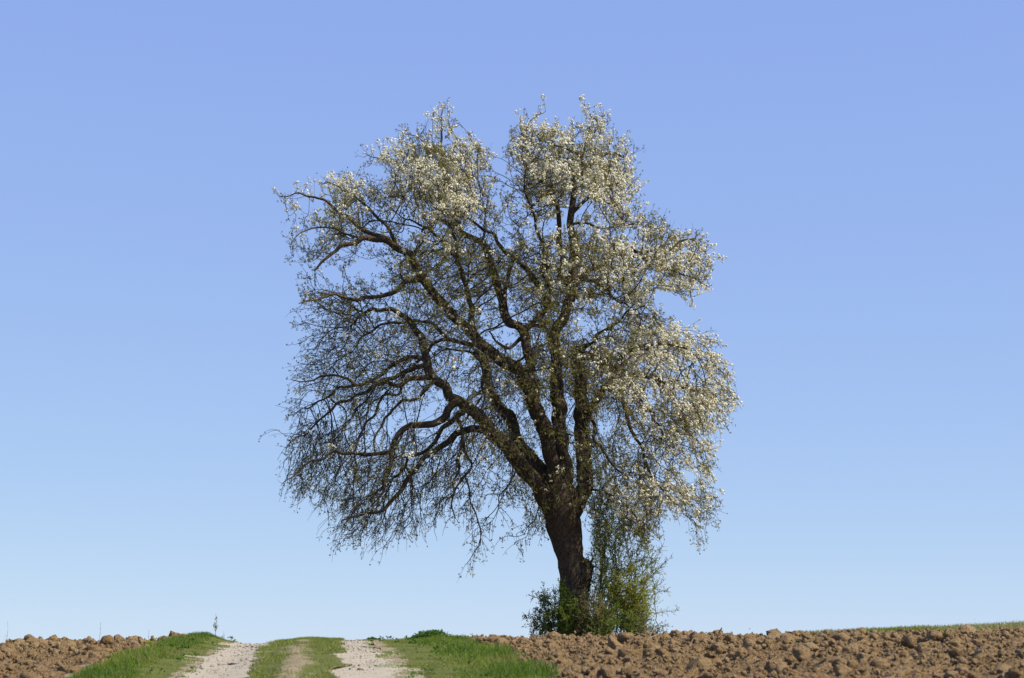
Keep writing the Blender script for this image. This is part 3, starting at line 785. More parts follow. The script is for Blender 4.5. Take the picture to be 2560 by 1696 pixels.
all_pts, all_own, all_rad = np.zeros((0, 3)), np.zeros(0, int), np.zeros(0)
def put_limb(kind, pts2, rad, dgain, attach=True):
    global all_pts, all_own, all_rad
    n = len(pts2)
    parent = -1; Y0 = TY
    if attach and len(all_pts):
        q = to_px(all_pts)
        k = int(np.argmin(((q - np.array(pts2[0])) ** 2).sum(1)))
        parent = int(all_own[k]); Y0 = all_pts[k, 1]
        gap = float(np.hypot(*(q[k] - np.array(pts2[0]))))

    s = np.concatenate([[0], np.cumsum(np.hypot(*np.diff(np.array(pts2), axis=0).T))]); s /= s[-1]
    Yd = Y0 + dgain * s ** 1.3 * 1.5
    P = np.array([px(a, b, d) for (a, b), d in zip(pts2, Yd)])
    if parent >= 0: P[0] = all_pts[k]
    if kind == 'limb': rad = tuple(r_ * 0.88 for r_ in rad)
    R = np.array(rad, float) if len(rad) == n else rad[0] * (1 - s) ** 0.8 + rad[1] * (1 - (1 - s) ** 0.8)
    Q = catmull(np.column_stack([P, R]), 0.09)
    P, R = Q[:, :3], np.clip(Q[:, 3], 0.004, None)
    if kind != 'trunk' and len(P) > 6:           # gnarled wander
        w = np.stack([vnoise2(np.arange(len(P)) * 0.33, np.full(len(P), len(skel) * 3.7 + a), 5 + a) - 0.5 for a in range(3)], -1)
        P = P + w * np.minimum(np.arange(len(P)) / 6, 1)[:, None] * 0.13
    idx = len(skel)
    skel.append(dict(kind=kind, P=P, R=R, parent=parent))
    all_pts = np.vstack([all_pts, P]); all_own = np.append(all_own, np.full(len(P), idx)); all_rad = np.append(all_rad, R)
for kind, r_, pts, rad, dg in LIMBS:
    put_limb(kind, reg(r_, pts), rad, dg)

objs = {}
for i_, L in enumerate(skel):
    big = L['R'].max() > 0.1
    k_ = 28 if L['kind'] == 'trunk' else 16 if big else 9
    V, F = tube(L['P'], L['R'], k_, lump=0.10 if big else 0.14, flute=0.07 if big else 0, seed=i_ * 3 + 1)
    me_ = make_mesh(L['kind'], V, F, True)
    if L['kind'] in ('trunk', 'limb'):
        objs[i_] = add(L['kind'], me_, M['bark'], tree)
    else:
        p_ = L['parent']
        while skel[p_]['kind'] == 'branch': p_ = skel[p_]['parent']
        objs[i_] = add('branch', me_, M['bark'] if L['R'].max() > 0.04 else M['bark_thin'], objs[p_])
trunk_o = objs[0]

# the mossy swelling on the right of the trunk, with ivy
V, F = clod_shape(4, 77)
bc = px(*reg('E', [(775, 870)])[0], TY + 0.02)
V = V / np.abs(V).max(0) * np.array([0.32, 0.30, 0.74]) + bc
burl = add('burl', make_mesh('burl', V, F, True), M['bark'], trunk_o, label='mossy swelling overgrown with ivy')
k = rng.choice(len(V), 420); k = k[V[k, 0] > bc[0] - 0.12]
D = unit((V[k] - bc) * np.array([1, 1, 0.3]) + rng.normal(0, 0.12, (len(k), 3)) - np.array([0, 0, 0.15]))
lv, lf = leaf_quads(V[k] + D * 0.01, unit(D + rng.normal(0, 0.6, (len(k), 3))), rng.uniform(0.04, 0.08, len(k)), rng.uniform(0.035, 0.06, len(k)))
add('ivy', make_mesh('ivy', lv, lf, False, {'tint': np.repeat(rng.uniform(0, 1, len(k)), 4)}), M['ivy'], trunk_o, kind='stuff')

# crown envelope in the picture
OUT = [(1000,262),(1030,265),(1060,290),(1108,318),(1128,345),(1142,395),(1152,430),(1170,395),(1160,345),(1185,300),(1215,285),(1250,295),(1285,292),(1340,298),(1352,270),(1378,268),(1440,302),(1472,325),(1468,380),(1472,430),(1478,470),(1500,505),(1540,528),(1600,540),(1638,590),(1642,648),(1600,668),(1580,700),(1545,688),(1525,655),(1495,690),(1530,735),(1580,755),(1640,785),(1668,815),(1688,865),(1722,940),(1698,950),(1668,985),(1648,1010),(1655,1050),(1645,1095),(1662,1140),(1648,1190),(1612,1235),(1590,1200),(1555,1165),(1535,1215),(1490,1260),(1440,1255),(1395,1235),(1352,1190),(1292,1180),(1258,1240),(1222,1228),(1200,1248),(1170,1225),(1128,1215),(1120,1265),(1090,1295),(1068,1232),(1000,1222),(940,1240),(880,1280),(850,1250),(772,1255),(750,1190),(682,1165),(638,1118),(650,1060),(642,960),(670,905),(700,835),(684,760),(690,705),(702,660),(674,620),(672,560),(684,505),(652,488),(642,450),(700,430),(772,408),(812,402),(880,435),(905,425),(885,385),(848,362),(920,352),(922,312),(978,322)]
POLY = np.array(OUT, float) / 0.9246
def inside(P):
    x, y = P[:, 0], P[:, 1]; c = np.zeros(len(P), bool)
    for a, b in zip(POLY, np.roll(POLY, -1, 0)):
        cond = (a[1] > y) != (b[1] > y)
        with np.errstate(divide='ignore', invalid='ignore'):
            xc = (b[0] - a[0]) * (y - a[1]) / (b[1] - a[1]) + a[0]
        c ^= cond & (x < xc)
    return c
def edge_dist(P):
    d = np.full(len(P), 1e9)
    for a, b in zip(POLY, np.roll(POLY, -1, 0)):
        ab = b - a; t = np.clip(((P - a) @ ab) / (ab @ ab), 0, 1)
        d = np.minimum(d, np.linalg.norm(P - a - t[:, None] * ab, axis=1))
    return d
def blobs(P, lst):
    f = np.zeros(len(P))
    for cx_, cy_, r_, s_ in lst:
        f = np.maximum(f, s_ * np.exp(-(((P[:, 0] * 0.9246 - cx_) ** 2 + (P[:, 1] * 0.9246 - cy_) ** 2) / (r_ * r_)) ** 1.5))
    return f
GAPS = [(1120, 1080, 60, .85), (1160, 1160, 45, .8), (1200, 1060, 40, .75), (1030, 905, 40, .7), (1010, 985, 35, .5), (1180, 930, 35, .5), (1235, 870, 22, .5),
        (1085, 830, 30, .6), (1060, 1180, 40, .4), (1400, 1060, 35, .55), (1445, 1010, 40, .4), (1560, 1090, 40, .5), (1380, 980, 30, .6), (1000, 740, 25, .4), (940, 680, 25, .4),
        (880, 900, 40, .2), (1240, 980, 25, .5), (1160, 400, 50, .95), (1170, 600, 20, .3), (1520, 680, 30, .7), (860, 470, 30, .3), (1270, 1180, 40, .6), (1030, 620, 20, .3), (1070, 690, 25, .4)]
DENSE = [(1040, 400, 130, .9), (1330, 360, 160, 1), (1400, 700, 220, 1), (1250, 600, 200, .6), (1560, 850, 170, 1), (1000, 500, 120, .6), (1450, 1150, 110, .25), (780, 620, 110, .3), (820, 1060, 150, .25), (780, 850, 120, .15)]
ncand = 170000
Pc = np.column_stack([rng.uniform(POLY[:, 0].min(), POLY[:, 0].max(), ncand), rng.uniform(POLY[:, 1].min(), POLY[:, 1].max(), ncand)])
Pc = Pc[inside(Pc)]
w = (0.38 + 0.62 * blobs(Pc, DENSE)) * (1 - blobs(Pc, GAPS)) * (0.14 + 1.1 * smooth(fbm2(Pc[:, 0] / 115, Pc[:, 1] / 115, 3, 44), 0.38, 0.58))
w = w * (1 - 0.40 * smooth(1150 / 0.9246 - Pc[:, 0], 0, 200) * smooth(Pc[:, 1] - 700 / 0.9246, 0, 250))
Pc = Pc[rng.uniform(0, 1, len(Pc)) < w]
ed = edge_dist(Pc) / 103.7
half = np.sqrt(np.clip(2 * 3.6 * np.minimum(ed, 3.6) - np.minimum(ed, 3.6) ** 2, 0, None))
NATT = 10600
keep = rng.uniform(0, 1, len(Pc)) < (0.25 + half / 3.6)
Pc, half = Pc[keep][:NATT], half[keep][:NATT]
dep = np.sign(rng.uniform(-1, 1, len(Pc))) * rng.uniform(0, 1, len(Pc)) ** 0.65 * half
ATT = np.array([px(a, b, TY + d + 0.15) for (a, b), d in zip(Pc, dep)])

# branch growth towards free room in the crown (space colonisation)
seed_mask = (all_rad < 0.17) & (all_own > 0)
nodes = list(all_pts[seed_mask]); par = [-1] * len(nodes); base_r = list(all_rad[seed_mask]); nseed = len(nodes)
DI, DK, ST = 1.15, 0.175, 0.11
alive = np.ones(len(ATT), bool); nkid = {}
CZ = px(1180 / 0.9246, 800 / 0.9246, TY)
lowA = smooth(CZ[2] + 2.0 - ATT[:, 2], -2, 3.5)
SHIFT = np.zeros((len(ATT), 3)); SHIFT[:, 2] = 0.20 * lowA - 0.15 * (1 - lowA)
SHIFT[:, :2] = -0.12 * (ATT[:, :2] - np.array([TREE_X, TY])) / 4.0
for it in range(140):
    kd = kdtree.KDTree(len(nodes))
    for q, p_ in enumerate(nodes): kd.insert(p_, q)
    kd.balance()
    pull = {}
    ai = np.nonzero(alive)[0]
    if len(ai) < 20: break
    for a in ai:
        if kd.find(ATT[a])[2] < DK:
            alive[a] = False
            continue
        co, q, d = kd.find(ATT[a] + SHIFT[a])          # twigs hang from above low down, and rise from below at the top
        d = max(1e-6, float(np.linalg.norm(ATT[a] - np.array(co))))
        if d < DI * (1.7 if it < 5 else 1):
            v = ATT[a] - np.array(co)
            e = pull.setdefault(q, [np.zeros(3), 0]); e[0] += v / d; e[1] += 1
    if not pull: break
    grown = 0; cand = []
    for q, (v, c_) in pull.items():
        p0 = np.array(nodes[q])
        low = float(smooth(CZ[2] + 2.2 - p0[2], -2, 5))
        trop = np.array([0, 0, 0.22 * (1 - low) - 0.30 * low])
        d = v / (np.linalg.norm(v) + 1e-9)
        prev = p0 - np.array(nodes[par[q]]) if par[q] >= 0 else np.zeros(3)
        d = d + trop + rng.normal(0, 0.20, 3) + 3.2 * prev
        d /= np.linalg.norm(d)
        newp = p0 + d * ST
        if kd.find(newp)[2] < 0.055 or nkid.get(q, 0) >= 3: continue
        cand.append((newp, q))
    if not cand: break
    q2 = to_px(np.array([c_[0] for c_ in cand]))
    okc = inside(q2) | (edge_dist(q2) < 10)
    for (newp, q), ok_ in zip(cand, okc):
        if not ok_: continue
        nkid[q] = nkid.get(q, 0) + 1
        nodes.append(newp); par.append(q); base_r.append(0.0); grown += 1
    if grown == 0: break
nodes = np.array(nodes); par = np.array(par)
nn = len(nodes)
kids = np.zeros(nn, int)
for q in range(nseed, nn): kids[par[q]] += 1
NEXP = 2.2; RT = 0.0058
acc = np.zeros(nn)
for q in range(nn - 1, nseed - 1, -1):
    if kids[q] == 0: acc[q] = RT ** NEXP
    acc[q] = max(acc[q], RT ** NEXP)
    acc[par[q]] += acc[q]
rad = acc ** (1 / NEXP)
# chains: follow the thickest child onward
best = np.full(nn, -1)
for q in range(nseed, nn):
    p_ = par[q]
    if p_ >= nseed and (best[p_] < 0 or rad[q] > rad[best[p_]]): best[p_] = q
bag = Bag(); ndir = np.zeros((nn, 3))
for q in range(nseed, nn):
    ndir[q] = nodes[q] - nodes[par[q]]
    if par[q] >= nseed and best[par[q]] == q: continue
    ch = [par[q], q]
    while best[ch[-1]] >= 0: ch.append(best[ch[-1]])
    ch = np.array(ch)
    P = nodes[ch].copy(); R_ = rad[ch].copy()
    cap = base_r[ch[0]] * 0.75 if ch[0] < nseed else rad[ch[0]]
    R_[0] = R_[1] if len(R_) > 1 else R_[0]
    R_ = np.minimum(R_, max(cap, 0.004))
    if len(P) > 3: P[1:-1] = 0.25 * P[:-2] + 0.5 * P[1:-1] + 0.25 * P[2:]
    V, F = tube(P, R_, 6 if R_[0] > 0.012 else 4, seed=int(q))
    bag.put(V, F, rng.uniform(0, 1))
ndir = unit(ndir)
crown = add('crown', bag.mesh('crown'), M['bark_thin'], tree, label='crown of fine branches, blossom and young leaves')
print('nodes', nn - nseed, 'it', it, 'seeds', nseed, 'left', alive.sum())

# twigs on every thin node
def twig_field(P0, D0, L, up, s=5):
    """curved twigs: P0 (m,3) start, D0 direction, L length, up tropism (m,)"""
    m_ = len(P0); pts = [P0]; d = D0.copy()
    for k_ in range(s - 1):
        d = unit(d + np.stack([np.zeros(m_), np.zeros(m_), up], -1) * 0.35 + rng.normal(0, 0.20, (m_, 3)))
        pts.append(pts[-1] + d * (L / (s - 1))[:, None])
    return np.stack(pts, 1)
thin = np.arange(nseed, nn)[rad[nseed:] < 0.018]
tips = np.arange(nseed, nn)[kids[nseed:] == 0]
sk_pts = np.nonzero((all_rad < 0.022) & (all_own > 0))[0]
src = np.concatenate([nodes[np.repeat(tips, 2)], nodes[thin[rng.uniform(0, 1, len(thin)) < 0.42]], all_pts[np.repeat(sk_pts, 1)]])
sd = np.concatenate([ndir[np.repeat(tips, 2)], np.zeros((len(src) - 2 * len(tips), 3))])
pp = to_px(src)
cen = np.array([CZ[0], TY, CZ[2] - 1.0])
outw = unit((src - cen) * np.array([1, 1, 0.8]))
D0 = unit(sd * 1.0 + outw * 0.55 + rand_unit(len(src)) * 0.85)
lowf = smooth(CZ[2] + 1.6 - src[:, 2], -2.5, 4.0)
up = 0.55 * (1 - lowf) - 0.75 * lowf + rng.normal(0, 0.35, len(src))
Lt = rng.uniform(0.18, 0.48, len(src)) * (1 + 0.35 * lowf) * (1 - 0.25 * blobs(pp, GAPS))
TW = twig_field(src, D0, Lt, up)
endp = to_px(TW[:, -1])
e_ok = inside(endp) | ((rng.uniform(0, 1, len(src)) < 0.62) & (blobs(endp, [(1155, 365, 55, 1)]) < 0.3))
TW, Lt, pp = TW[e_ok], Lt[e_ok], pp[e_ok]
# upright shoots at the top of the crown
topi = np.nonzero((nodes[:, 2] > CZ[2] + 2.6) & (np.arange(nn) >= nseed))[0]
edt = edge_dist(to_px(nodes[topi])) / 103.7
topi = topi[edt < 0.5]; topi = rng.choice(topi, min(90, len(topi)), replace=False)
SH = twig_field(nodes[topi], unit(np.array([0, 0, 1.0]) + rng.normal(0, 0.35, (len(topi), 3))), rng.uniform(0.3, 0.7, len(topi)), np.full(len(topi), 0.5))
mT = len(TW)
Rt = np.linspace(0.0060, 0.0028, 5)[None] * rng.uniform(0.8, 1.25, (mT, 1))
V1, F1 = tubes_batch(TW, Rt, 3)
tb = Bag(); tb.put(V1, F1, np.repeat(rng.uniform(0, 1, mT), 15))
V1, F1 = tubes_batch(SH, np.linspace(0.0045, 0.002, 5)[None] * np.ones((len(SH), 1)), 3); tb.put(V1, F1, 0.4)
# spurs: short side twigs that carry the clusters
tsel, fsel = [], []
per = rng.integers(4, 8, mT)
tsel = np.repeat(np.arange(mT), per); f_ = rng.uniform(0.25, 1.0, len(tsel))
seg = np.minimum((f_ * 4).astype(int), 3); fr = (f_ * 4 - seg)[:, None]
sp0 = TW[tsel, seg] * (1 - fr) + TW[tsel, seg + 1] * fr
sdir_ = unit(unit(TW[tsel, seg + 1] - TW[tsel, seg]) * 0.5 + rand_unit(len(tsel)) + np.array([0, 0, 0.3]))
sl = rng.uniform(0.02, 0.085, len(tsel))
SP = np.stack([sp0, sp0 + sdir_ * sl[:, None]], 1)
SPk = SP[rng.uniform(0, 1, len(SP)) < 0.25]
V1, F1 = tubes_batch(SPk, np.array([[0.0030, 0.0020]]) * np.ones((len(SPk), 1)), 3)
tb.put(V1, F1, np.repeat(rng.uniform(0, 1, len(SPk)), 6))
add('twigs', tb.mesh('twigs', False), M['twig'], crown, kind='stuff')

# blossom and leaf clusters on the spur ends
CP = SP[:, 1]; CD = sdir_; cpx = to_px(CP)
BLOOM = [(1040, 400, 130, .95), (900, 365, 60, 1), (1020, 300, 60, 1), (705, 455, 75, .95), (785, 440, 60, .6), (1340, 350, 150, .9), (1350, 290, 80, 1), (1430, 430, 80, .9), (1220, 320, 60, .9), (1500, 590, 130, .75), (1590, 600, 80, .9),
         (1570, 850, 140, .95), (1650, 900, 90, 1), (1450, 790, 100, .45), (1430, 670, 110, .35), (1600, 1000, 100, .7), (1600, 1130, 90, .6), (1560, 1180, 60, .5), (1000, 480, 90, .6), (950, 455, 60, .7), (1250, 480, 100, .3), (1330, 560, 120, .3), (1440, 1180, 90, .2)]
TC = TW[:, 3]                                       # whole twigs flower or do not, and neighbours do so together
bp = 0.02 + 0.98 * blobs(to_px(TC), BLOOM)
clus = fbm2(TC[:, 0] * 2.6 + TC[:, 1], TC[:, 2] * 2.6 - TC[:, 1] * 0.7, 3, 61)
bp = np.clip(bp * (0.10 + 1.5 * smooth(clus, 0.38, 0.62)), 0, 0.95)
tw_b = rng.uniform(0, 1, mT) < bp
is_b = (tw_b[tsel] & (rng.uniform(0, 1, len(CP)) < 0.95)) | (rng.uniform(0, 1, len(CP)) < 0.015)
nb = is_b.sum(); NPET = 9
bc_ = CP[is_b] + CD[is_b] * 0.015
brad = rng.uniform(0.026, 0.046, nb)
dirs = unit(rand_unit(nb * NPET).reshape(nb, NPET, 3) + CD[is_b][:, None] * 0.5 + np.array([0, 0, 0.35]))
ctr = (bc_[:, None] + dirs * brad[:, None, None]).reshape(-1, 3); nrm = unit(dirs.reshape(-1, 3) + rng.normal(0, 0.25, (nb * NPET, 3)))
S = unit(np.cross(nrm, rand_unit(nb * NPET))); T = np.cross(nrm, S)
pr = (rng.uniform(0.0135, 0.021, nb * NPET))[:, None]
V = np.stack([ctr + S * pr + nrm * pr * 0.3, ctr + T * pr * 1.05, ctr - S * pr + nrm * pr * 0.3, ctr - T * pr * 0.95], 1).reshape(-1, 3)
add('blossoms', make_mesh('blossoms', V, np.arange(len(V)).reshape(-1, 4), False, {'tint': np.repeat(rng.uniform(0, 1, nb * NPET), 4)}), M['blossom'], crown, kind='stuff')
lowleft = smooth(1240 / 0.9246 - cpx[:, 0], 0, 200) * smooth(cpx[:, 1] - 640 / 0.9246, 0, 200)
lv_keep = rng.uniform(0, 1, len(CP)) < 0.74 - 0.38 * lowleft
cl = np.nonzero(lv_keep)[0]; NL = 4
ci = np.repeat(cl, np.where(is_b[cl], 3, NL))
ld = unit(CD[ci] * 0.7 + rand_unit(len(ci)) + np.array([0, 0, 0.15]))
lv, lf = leaf_quads(CP[ci], ld, rng.uniform(0.030, 0.064, len(ci)), rng.uniform(0.014, 0.027, len(ci)))
ctint = rng.uniform(0, 1, len(CP))
add('leaves', make_mesh('leaves', lv, lf, False, {'tint': np.repeat(np.clip(ctint[ci] * 0.6 + rng.uniform(0, 0.4, len(ci)), 0, 1), 4)}), M['pear_leaf'], crown, kind='stuff')
print('twigs', mT, 'spurs', len(SP), 'blossom clusters', nb, 'leaves', len(ci))

# ------------------------------------------------------------------ shrubs round the foot of the tree
def shrub(name, label, root2, Y, heads, stem_mat, leaf_m, n_side, side_len, leaf_len, leaf_per, r0=0.012, droop=0.1, spread_y=0.5, cat='shrub', group=None, leaf_w=0.55, root_spread=0.25, tint_shift=0.0, dens=2.4):
    """heads: picture points the main stems reach; every stem is a mesh part, side twigs and leaves are masses"""
    x0 = float(px(root2[0], root2[1], Y)[0])
    e = empty(name, (x0, Y, float(surf(x0, Y))), label=label, category=cat)
    if group: e['group'] = group
    n_side = n_side * dens; leaf_len = leaf_len * 0.88
    tb = Bag(); LP, LD = [], []
    for (hx, hy) in heads:
        Yh = Y + rng.uniform(-spread_y, spread_y)
        b = np.array([x0 + rng.normal(0, root_spread), Y + rng.normal(0, root_spread * 0.6), 0]); b[2] = surf(b[0], b[1]) - 0.05
        h = px(hx, hy, Yh)
        mid = b * 0.45 + h * 0.55 + np.array([-(h[0] - b[0]) * 0.22, 0, abs(h[0] - b[0]) * 0.28]) + rng.normal(0, 0.06, 3)
        P = catmull(np.array([b, b * 0.75 + mid * 0.25 + np.array([0, 0, 0.1]), mid, h]), 0.08)
        P = P + (rng.normal(0, 0.012, P.shape))
        R_ = np.linspace(r0, 0.0035, len(P))
        V, F = tube(P, R_, 6, seed=3)
        add('stem', make_mesh('stem', V, F, True, {'tint': np.full(len(V), rng.uniform(0, 1))}), stem_mat, e)
        length = len(P) * 0.08
        ns = int(n_side * length)
        k_ = (rng.uniform(0.22, 1.0, ns) ** 0.8 * (len(P) - 1)).astype(int)
        ax = unit(np.gradient(P, axis=0))[k_]
        d0 = unit(ax * 0.7 + rand_unit(ns) * 0.9)
        tw = twig_field(P[k_], d0, rng.uniform(0.4, 1.0, ns) * side_len, np.full(ns, 0.25 - droop * 3), 5)
        ok = tw[:, -1, 2] > surf(tw[:, -1, 0], tw[:, -1, 1]) + 0.03
        tw = tw[ok]
        if not len(tw): continue
        V, F = tubes_batch(tw, np.linspace(0.0045, 0.002, 5)[None] * np.ones((len(tw), 1)), 3)
        tb.put(V, F, np.repeat(rng.uniform(0, 1, len(tw)), 15))
        m_ = leaf_per * len(tw)
        q = np.repeat(np.arange(len(tw)), leaf_per); f = rng.uniform(0.15, 1, m_) * 4; sg = np.minimum(f.astype(int), 3); fr = (f - sg)[:, None]
        LP.append(tw[q, sg] * (1 - fr) + tw[q, sg + 1] * fr)
        LD.append(unit(unit(tw[q, sg + 1] - tw[q, sg]) * 0.6 + rand_unit(m_)))
    add('twigs', tb.mesh('twigs', False), M['sucker'], e, kind='stuff')
    LP = np.concatenate(LP); LD = np.concatenate(LD)
    L_ = rng.uniform(0.6, 1.25, len(LP)) * leaf_len
    V, F = leaf_quads(LP, LD, L_, L_ * leaf_w)
    cl_ = fbm2(LP[:, 0] * 3 + 3, LP[:, 2] * 3, 3, 7)
    add('foliage', make_mesh('foliage', V, F, False, {'tint': np.repeat(np.clip(rng.uniform(0, 1, len(LP)) * 0.6 + cl_ * 0.6 - 0.1 + tint_shift, 0, 1), 4)}), leaf_m, e, kind='stuff')
    return e
def Ept(*pts): return reg('E', pts)

shrub('sapling_thicket', 'tall thin suckers with yellow-green leaves right of the trunk', Ept((1080, 1480))[0], 48.4,
      Ept((905, 60), (870, -120), (945, -60), (960, -330), (1010, -260), (1050, -150), (1090, -60), (1130, 40), (1180, -30), (1250, 80), (1280, 250), (1350, 200), (1420, 330), (985, 250), (1480, 420), (1030, 100), (1560, 560), (1600, 700), (1520, 300), (1380, 80), (1200, 200), (1430, 560)),
      M['sucker'], M['leaf_yellow'], 16, 0.36, 0.045, 7, 0.013, 0.0, 0.6, root_spread=0.42, dens=1.9)
shrub('leafy_shrub', 'rounded bush with pale yellow-green leaves, lower right of the thicket', Ept((1260, 1490))[0], 47.6,
      Ept((1020, 900), (1100, 800), (1200, 880), (1290, 780), (1380, 760), (1450, 900), (1500, 980), (1540, 1080), (1150, 1000), (1300, 980), (1400, 1100), (1480, 1180), (1250, 1100), (1060, 1080), (1550, 1200), (1520, 880), (1350, 1220), (1180, 1200)),
      M['sucker'], M['leaf_yellow'], 22, 0.36, 0.048, 8, 0.010, 0.02, 0.6, root_spread=0.4, dens=2.1)
shrub('arching_shrub', 'loose shrub with long bare shoots arching out to the right of the trunk', Ept((1330, 1490))[0], 47.9,
      Ept((1700, 740), (1800, 630), (1685, 500), (1720, 880), (1760, 1000), (1885, 1240), (1640, 620)),
      M['sucker'], M['leaf_yellow'], 9, 0.22, 0.032, 5, 0.009, 0.0, 0.4)
shrub('leafy_shrub', 'grey-green shrub with arching sprays, left of the trunk foot', Ept((440, 1490))[0], 47.5,
      Ept((130, 1320), (205, 1070), (350, 935), (370, 1015), (190, 1410), (250, 1200), (330, 1120), (420, 1080), (480, 1000), (300, 1290), (390, 1240), (230, 1320), (500, 1150), (410, 1380)),
      M['sucker'], M['leaf_dark'], 12, 0.26, 0.050, 7, 0.008, 0.08, 0.5, root_spread=0.3, dens=2.7)
shrub('leafy_shrub', 'fresh green bush growing up against the front of the trunk', Ept((620, 1490))[0], 47.1,
      Ept((560, 930), (590, 990), (640, 1060), (560, 1120), (700, 1110), (620, 1180), (530, 1240), (680, 1250), (740, 1200), (590, 1300)),
      M['sucker'], M['leaf_fresh'], 26, 0.24, 0.045, 11, 0.010, 0.04, 0.3)
shrub('bramble_bush', 'tangled brownish bramble in front of the trunk foot', Ept((900, 1490))[0], 46.9,
      Ept((780, 1060), (850, 1100), (920, 1050), (1000, 1080), (1080, 1140), (760, 1200), (860, 1240), (960, 1220), (1060, 1260), (700, 1330), (820, 1350), (930, 1340), (1120, 1240), (1000, 1340)),
      M['sucker'], M['leaf_brown'], 22, 0.32, 0.042, 8, 0.008, 0.12, 0.3)
shrub('leafy_shrub', 'low deep green bush at the field edge below the thicket', Ept((1080, 1500))[0], 46.7,
      Ept((950, 1300), (1000, 1250), (1080, 1230), (1150, 1260), (1220, 1240), (1300, 1300), (1020, 1360), (1130, 1350), (1260, 1370), (900, 1370), (1200, 1180)),
      M['sucker'], M['leaf_fresh'], 24, 0.24, 0.045, 10, 0.009, 0.05, 0.3)
shrub('bramble_bush', 'dark thorny bramble at the right end of the shrubs', Ept((1420, 1500))[0], 47.0,
      Ept((1500, 1260), (1560, 1320), (1450, 1200), (1620, 1400), (1745, 1400), (1380, 1280), (1690, 1470), (1480, 1380), (1570, 1440)),
      M['sucker'], M['leaf_dark'], 13, 0.24, 0.040, 6, 0.008, 0.12, 0.3)

# ------------------------------------------------------------------ small plants and bits
def stalk(label, px_, py_base, py_top, Y, r, n_br, leafy=0.0, mat='stalk', spread_=0.5, seedheads=0):
    p0 = px(px_, py_base, Y); x0 = p0[0]; z0 = float(surf(x0, Y)) - 0.02
    top = px(px_, py_top, Y)[2]
    e = empty('weed_stalk', (x0, Y, z0 + 0.02), label=label, category='weed')
    h = top - z0
    t = np.linspace(0, 1, 9)
    P = np.stack([x0 + 0.02 * h * np.sin(t * 5 + px_), np.full(9, Y), z0 + h * t], -1)
    V, F = tube(P, np.linspace(r, r * 0.4, 9), 5)
    add('stem', make_mesh('stem', V, F, True, {'tint': np.full(len(V), 0.5)}), M[mat], e)
    if n_br:
        f = rng.uniform(0.25, 0.97, n_br)
        b0 = np.stack([np.interp(f, t, P[:, 0]), np.full(n_br, Y), np.interp(f, t, P[:, 2])], -1)
        a = rng.uniform(0, 6.28, n_br)
        d = unit(np.stack([np.cos(a) * 0.7, np.sin(a) * 0.7, np.full(n_br, 0.8)], -1))
        tw = twig_field(b0, d, h * (1.05 - f) * spread_ * rng.uniform(0.4, 0.8, n_br), np.full(n_br, 0.7), 4)
        V, F = tubes_batch(tw, np.full((n_br, 4), r * 0.42), 3)
        bg_ = Bag(); bg_.put(V, F)
        add('side_stems', bg_.mesh('side_stems', False), M[mat], e, kind='stuff')
        if seedheads:
            q = np.repeat(np.arange(n_br), seedheads); g = rng.integers(1, 4, len(q))
            V, F = leaf_quads(tw[q, g], rand_unit(len(q)), rng.uniform(0.02, 0.035, len(q)), rng.uniform(0.012, 0.02, len(q)))
            add('seed_heads', make_mesh('seed_heads', V, F, False, {'tint': np.repeat(rng.uniform(0, 1, len(q)), 4)}), M[mat], e, kind='stuff')
    return e
stalk('tall dark dry weed stalk standing on the hump of the left bank', 539, 1588, 1534, 36.5, 0.0055, 16, seedheads=3)
stalk('thin pale stalk at the far left of the ploughed field', 17, 1600, 1553, 33, 0.004, 5, mat='stalk_pale', spread_=0.35)
stalk('thin pale stalk standing in the left field, nearer the bank', 249, 1600, 1556, 33, 0.004, 5, mat='stalk_pale', spread_=0.35)
stalk('short brown stalk between the left field and the bank', 372, 1600, 1575, 35, 0.004, 2, spread_=0.3)
stalk('short bent stalk beside the tall one on the left bank', 560, 1590, 1576, 36.8, 0.004, 4, spread_=0.6)
stalk('lone thin straw-like stalk on the skyline right of the tree', 2438, 1575, 1547, 60, 0.004, 0, mat='stalk_pale')

def weed_clump(label, px_, Y, w, h, n, mat, leaf, cat='weed', name='weed_clump'):
    x0 = float(px(px_, 1590, Y)[0])
    e = empty(name, (x0, Y, float(surf(x0, Y))), label=label, category=cat)
    bx, by = x0 + rng.normal(0, w * 0.4, n), Y + rng.normal(0, w * 0.5, n)
    b = np.stack([bx, by, surf(bx, by) - 0.01], -1)
    hh = h * np.exp(-((bx - x0) / w) ** 2) * rng.uniform(0.55, 1.1, n)
    d = unit(np.stack([(bx - x0) * 0.8 + rng.normal(0, 0.2, n), rng.normal(0, 0.25, n), np.ones(n)], -1))
    tw = twig_field(b, d, hh, np.full(n, 0.2), 5)
    V, F = tubes_batch(tw, np.linspace(0.0035, 0.0015, 5)[None] * np.ones((n, 1)), 3)
    bg_ = Bag(); bg_.put(V, F)
    add('stems', bg_.mesh('stems', False), M[mat], e, kind='stuff')
    k_ = 9
    q = np.repeat(np.arange(n), k_); f = np.tile(np.linspace(0.3, 1, k_), n) * 3.99; sg = f.astype(int); fr = (f - sg)[:, None]
    C = tw[q, sg] * (1 - fr) + tw[q, sg + 1] * fr
    a = rng.uniform(0, 6.28, len(q))
    L_ = leaf * rng.uniform(0.6, 1.2, len(q))
    V, F = leaf_quads(C, unit(np.stack([np.cos(a), np.sin(a), rng.uniform(-0.3, 0.5, len(q))], -1)), L_, L_ * 0.5)
    add('foliage', make_mesh('foliage', V, F, False, {'tint': np.repeat(rng.uniform(0, 1, len(q)), 4)}), M[mat], e, kind='stuff')
weed_clump('mound of young green nettles on the bank left of the tree', 1078, 35.0, 0.42, 0.17, 260, 'nettle', 0.055, name='nettle_clump')
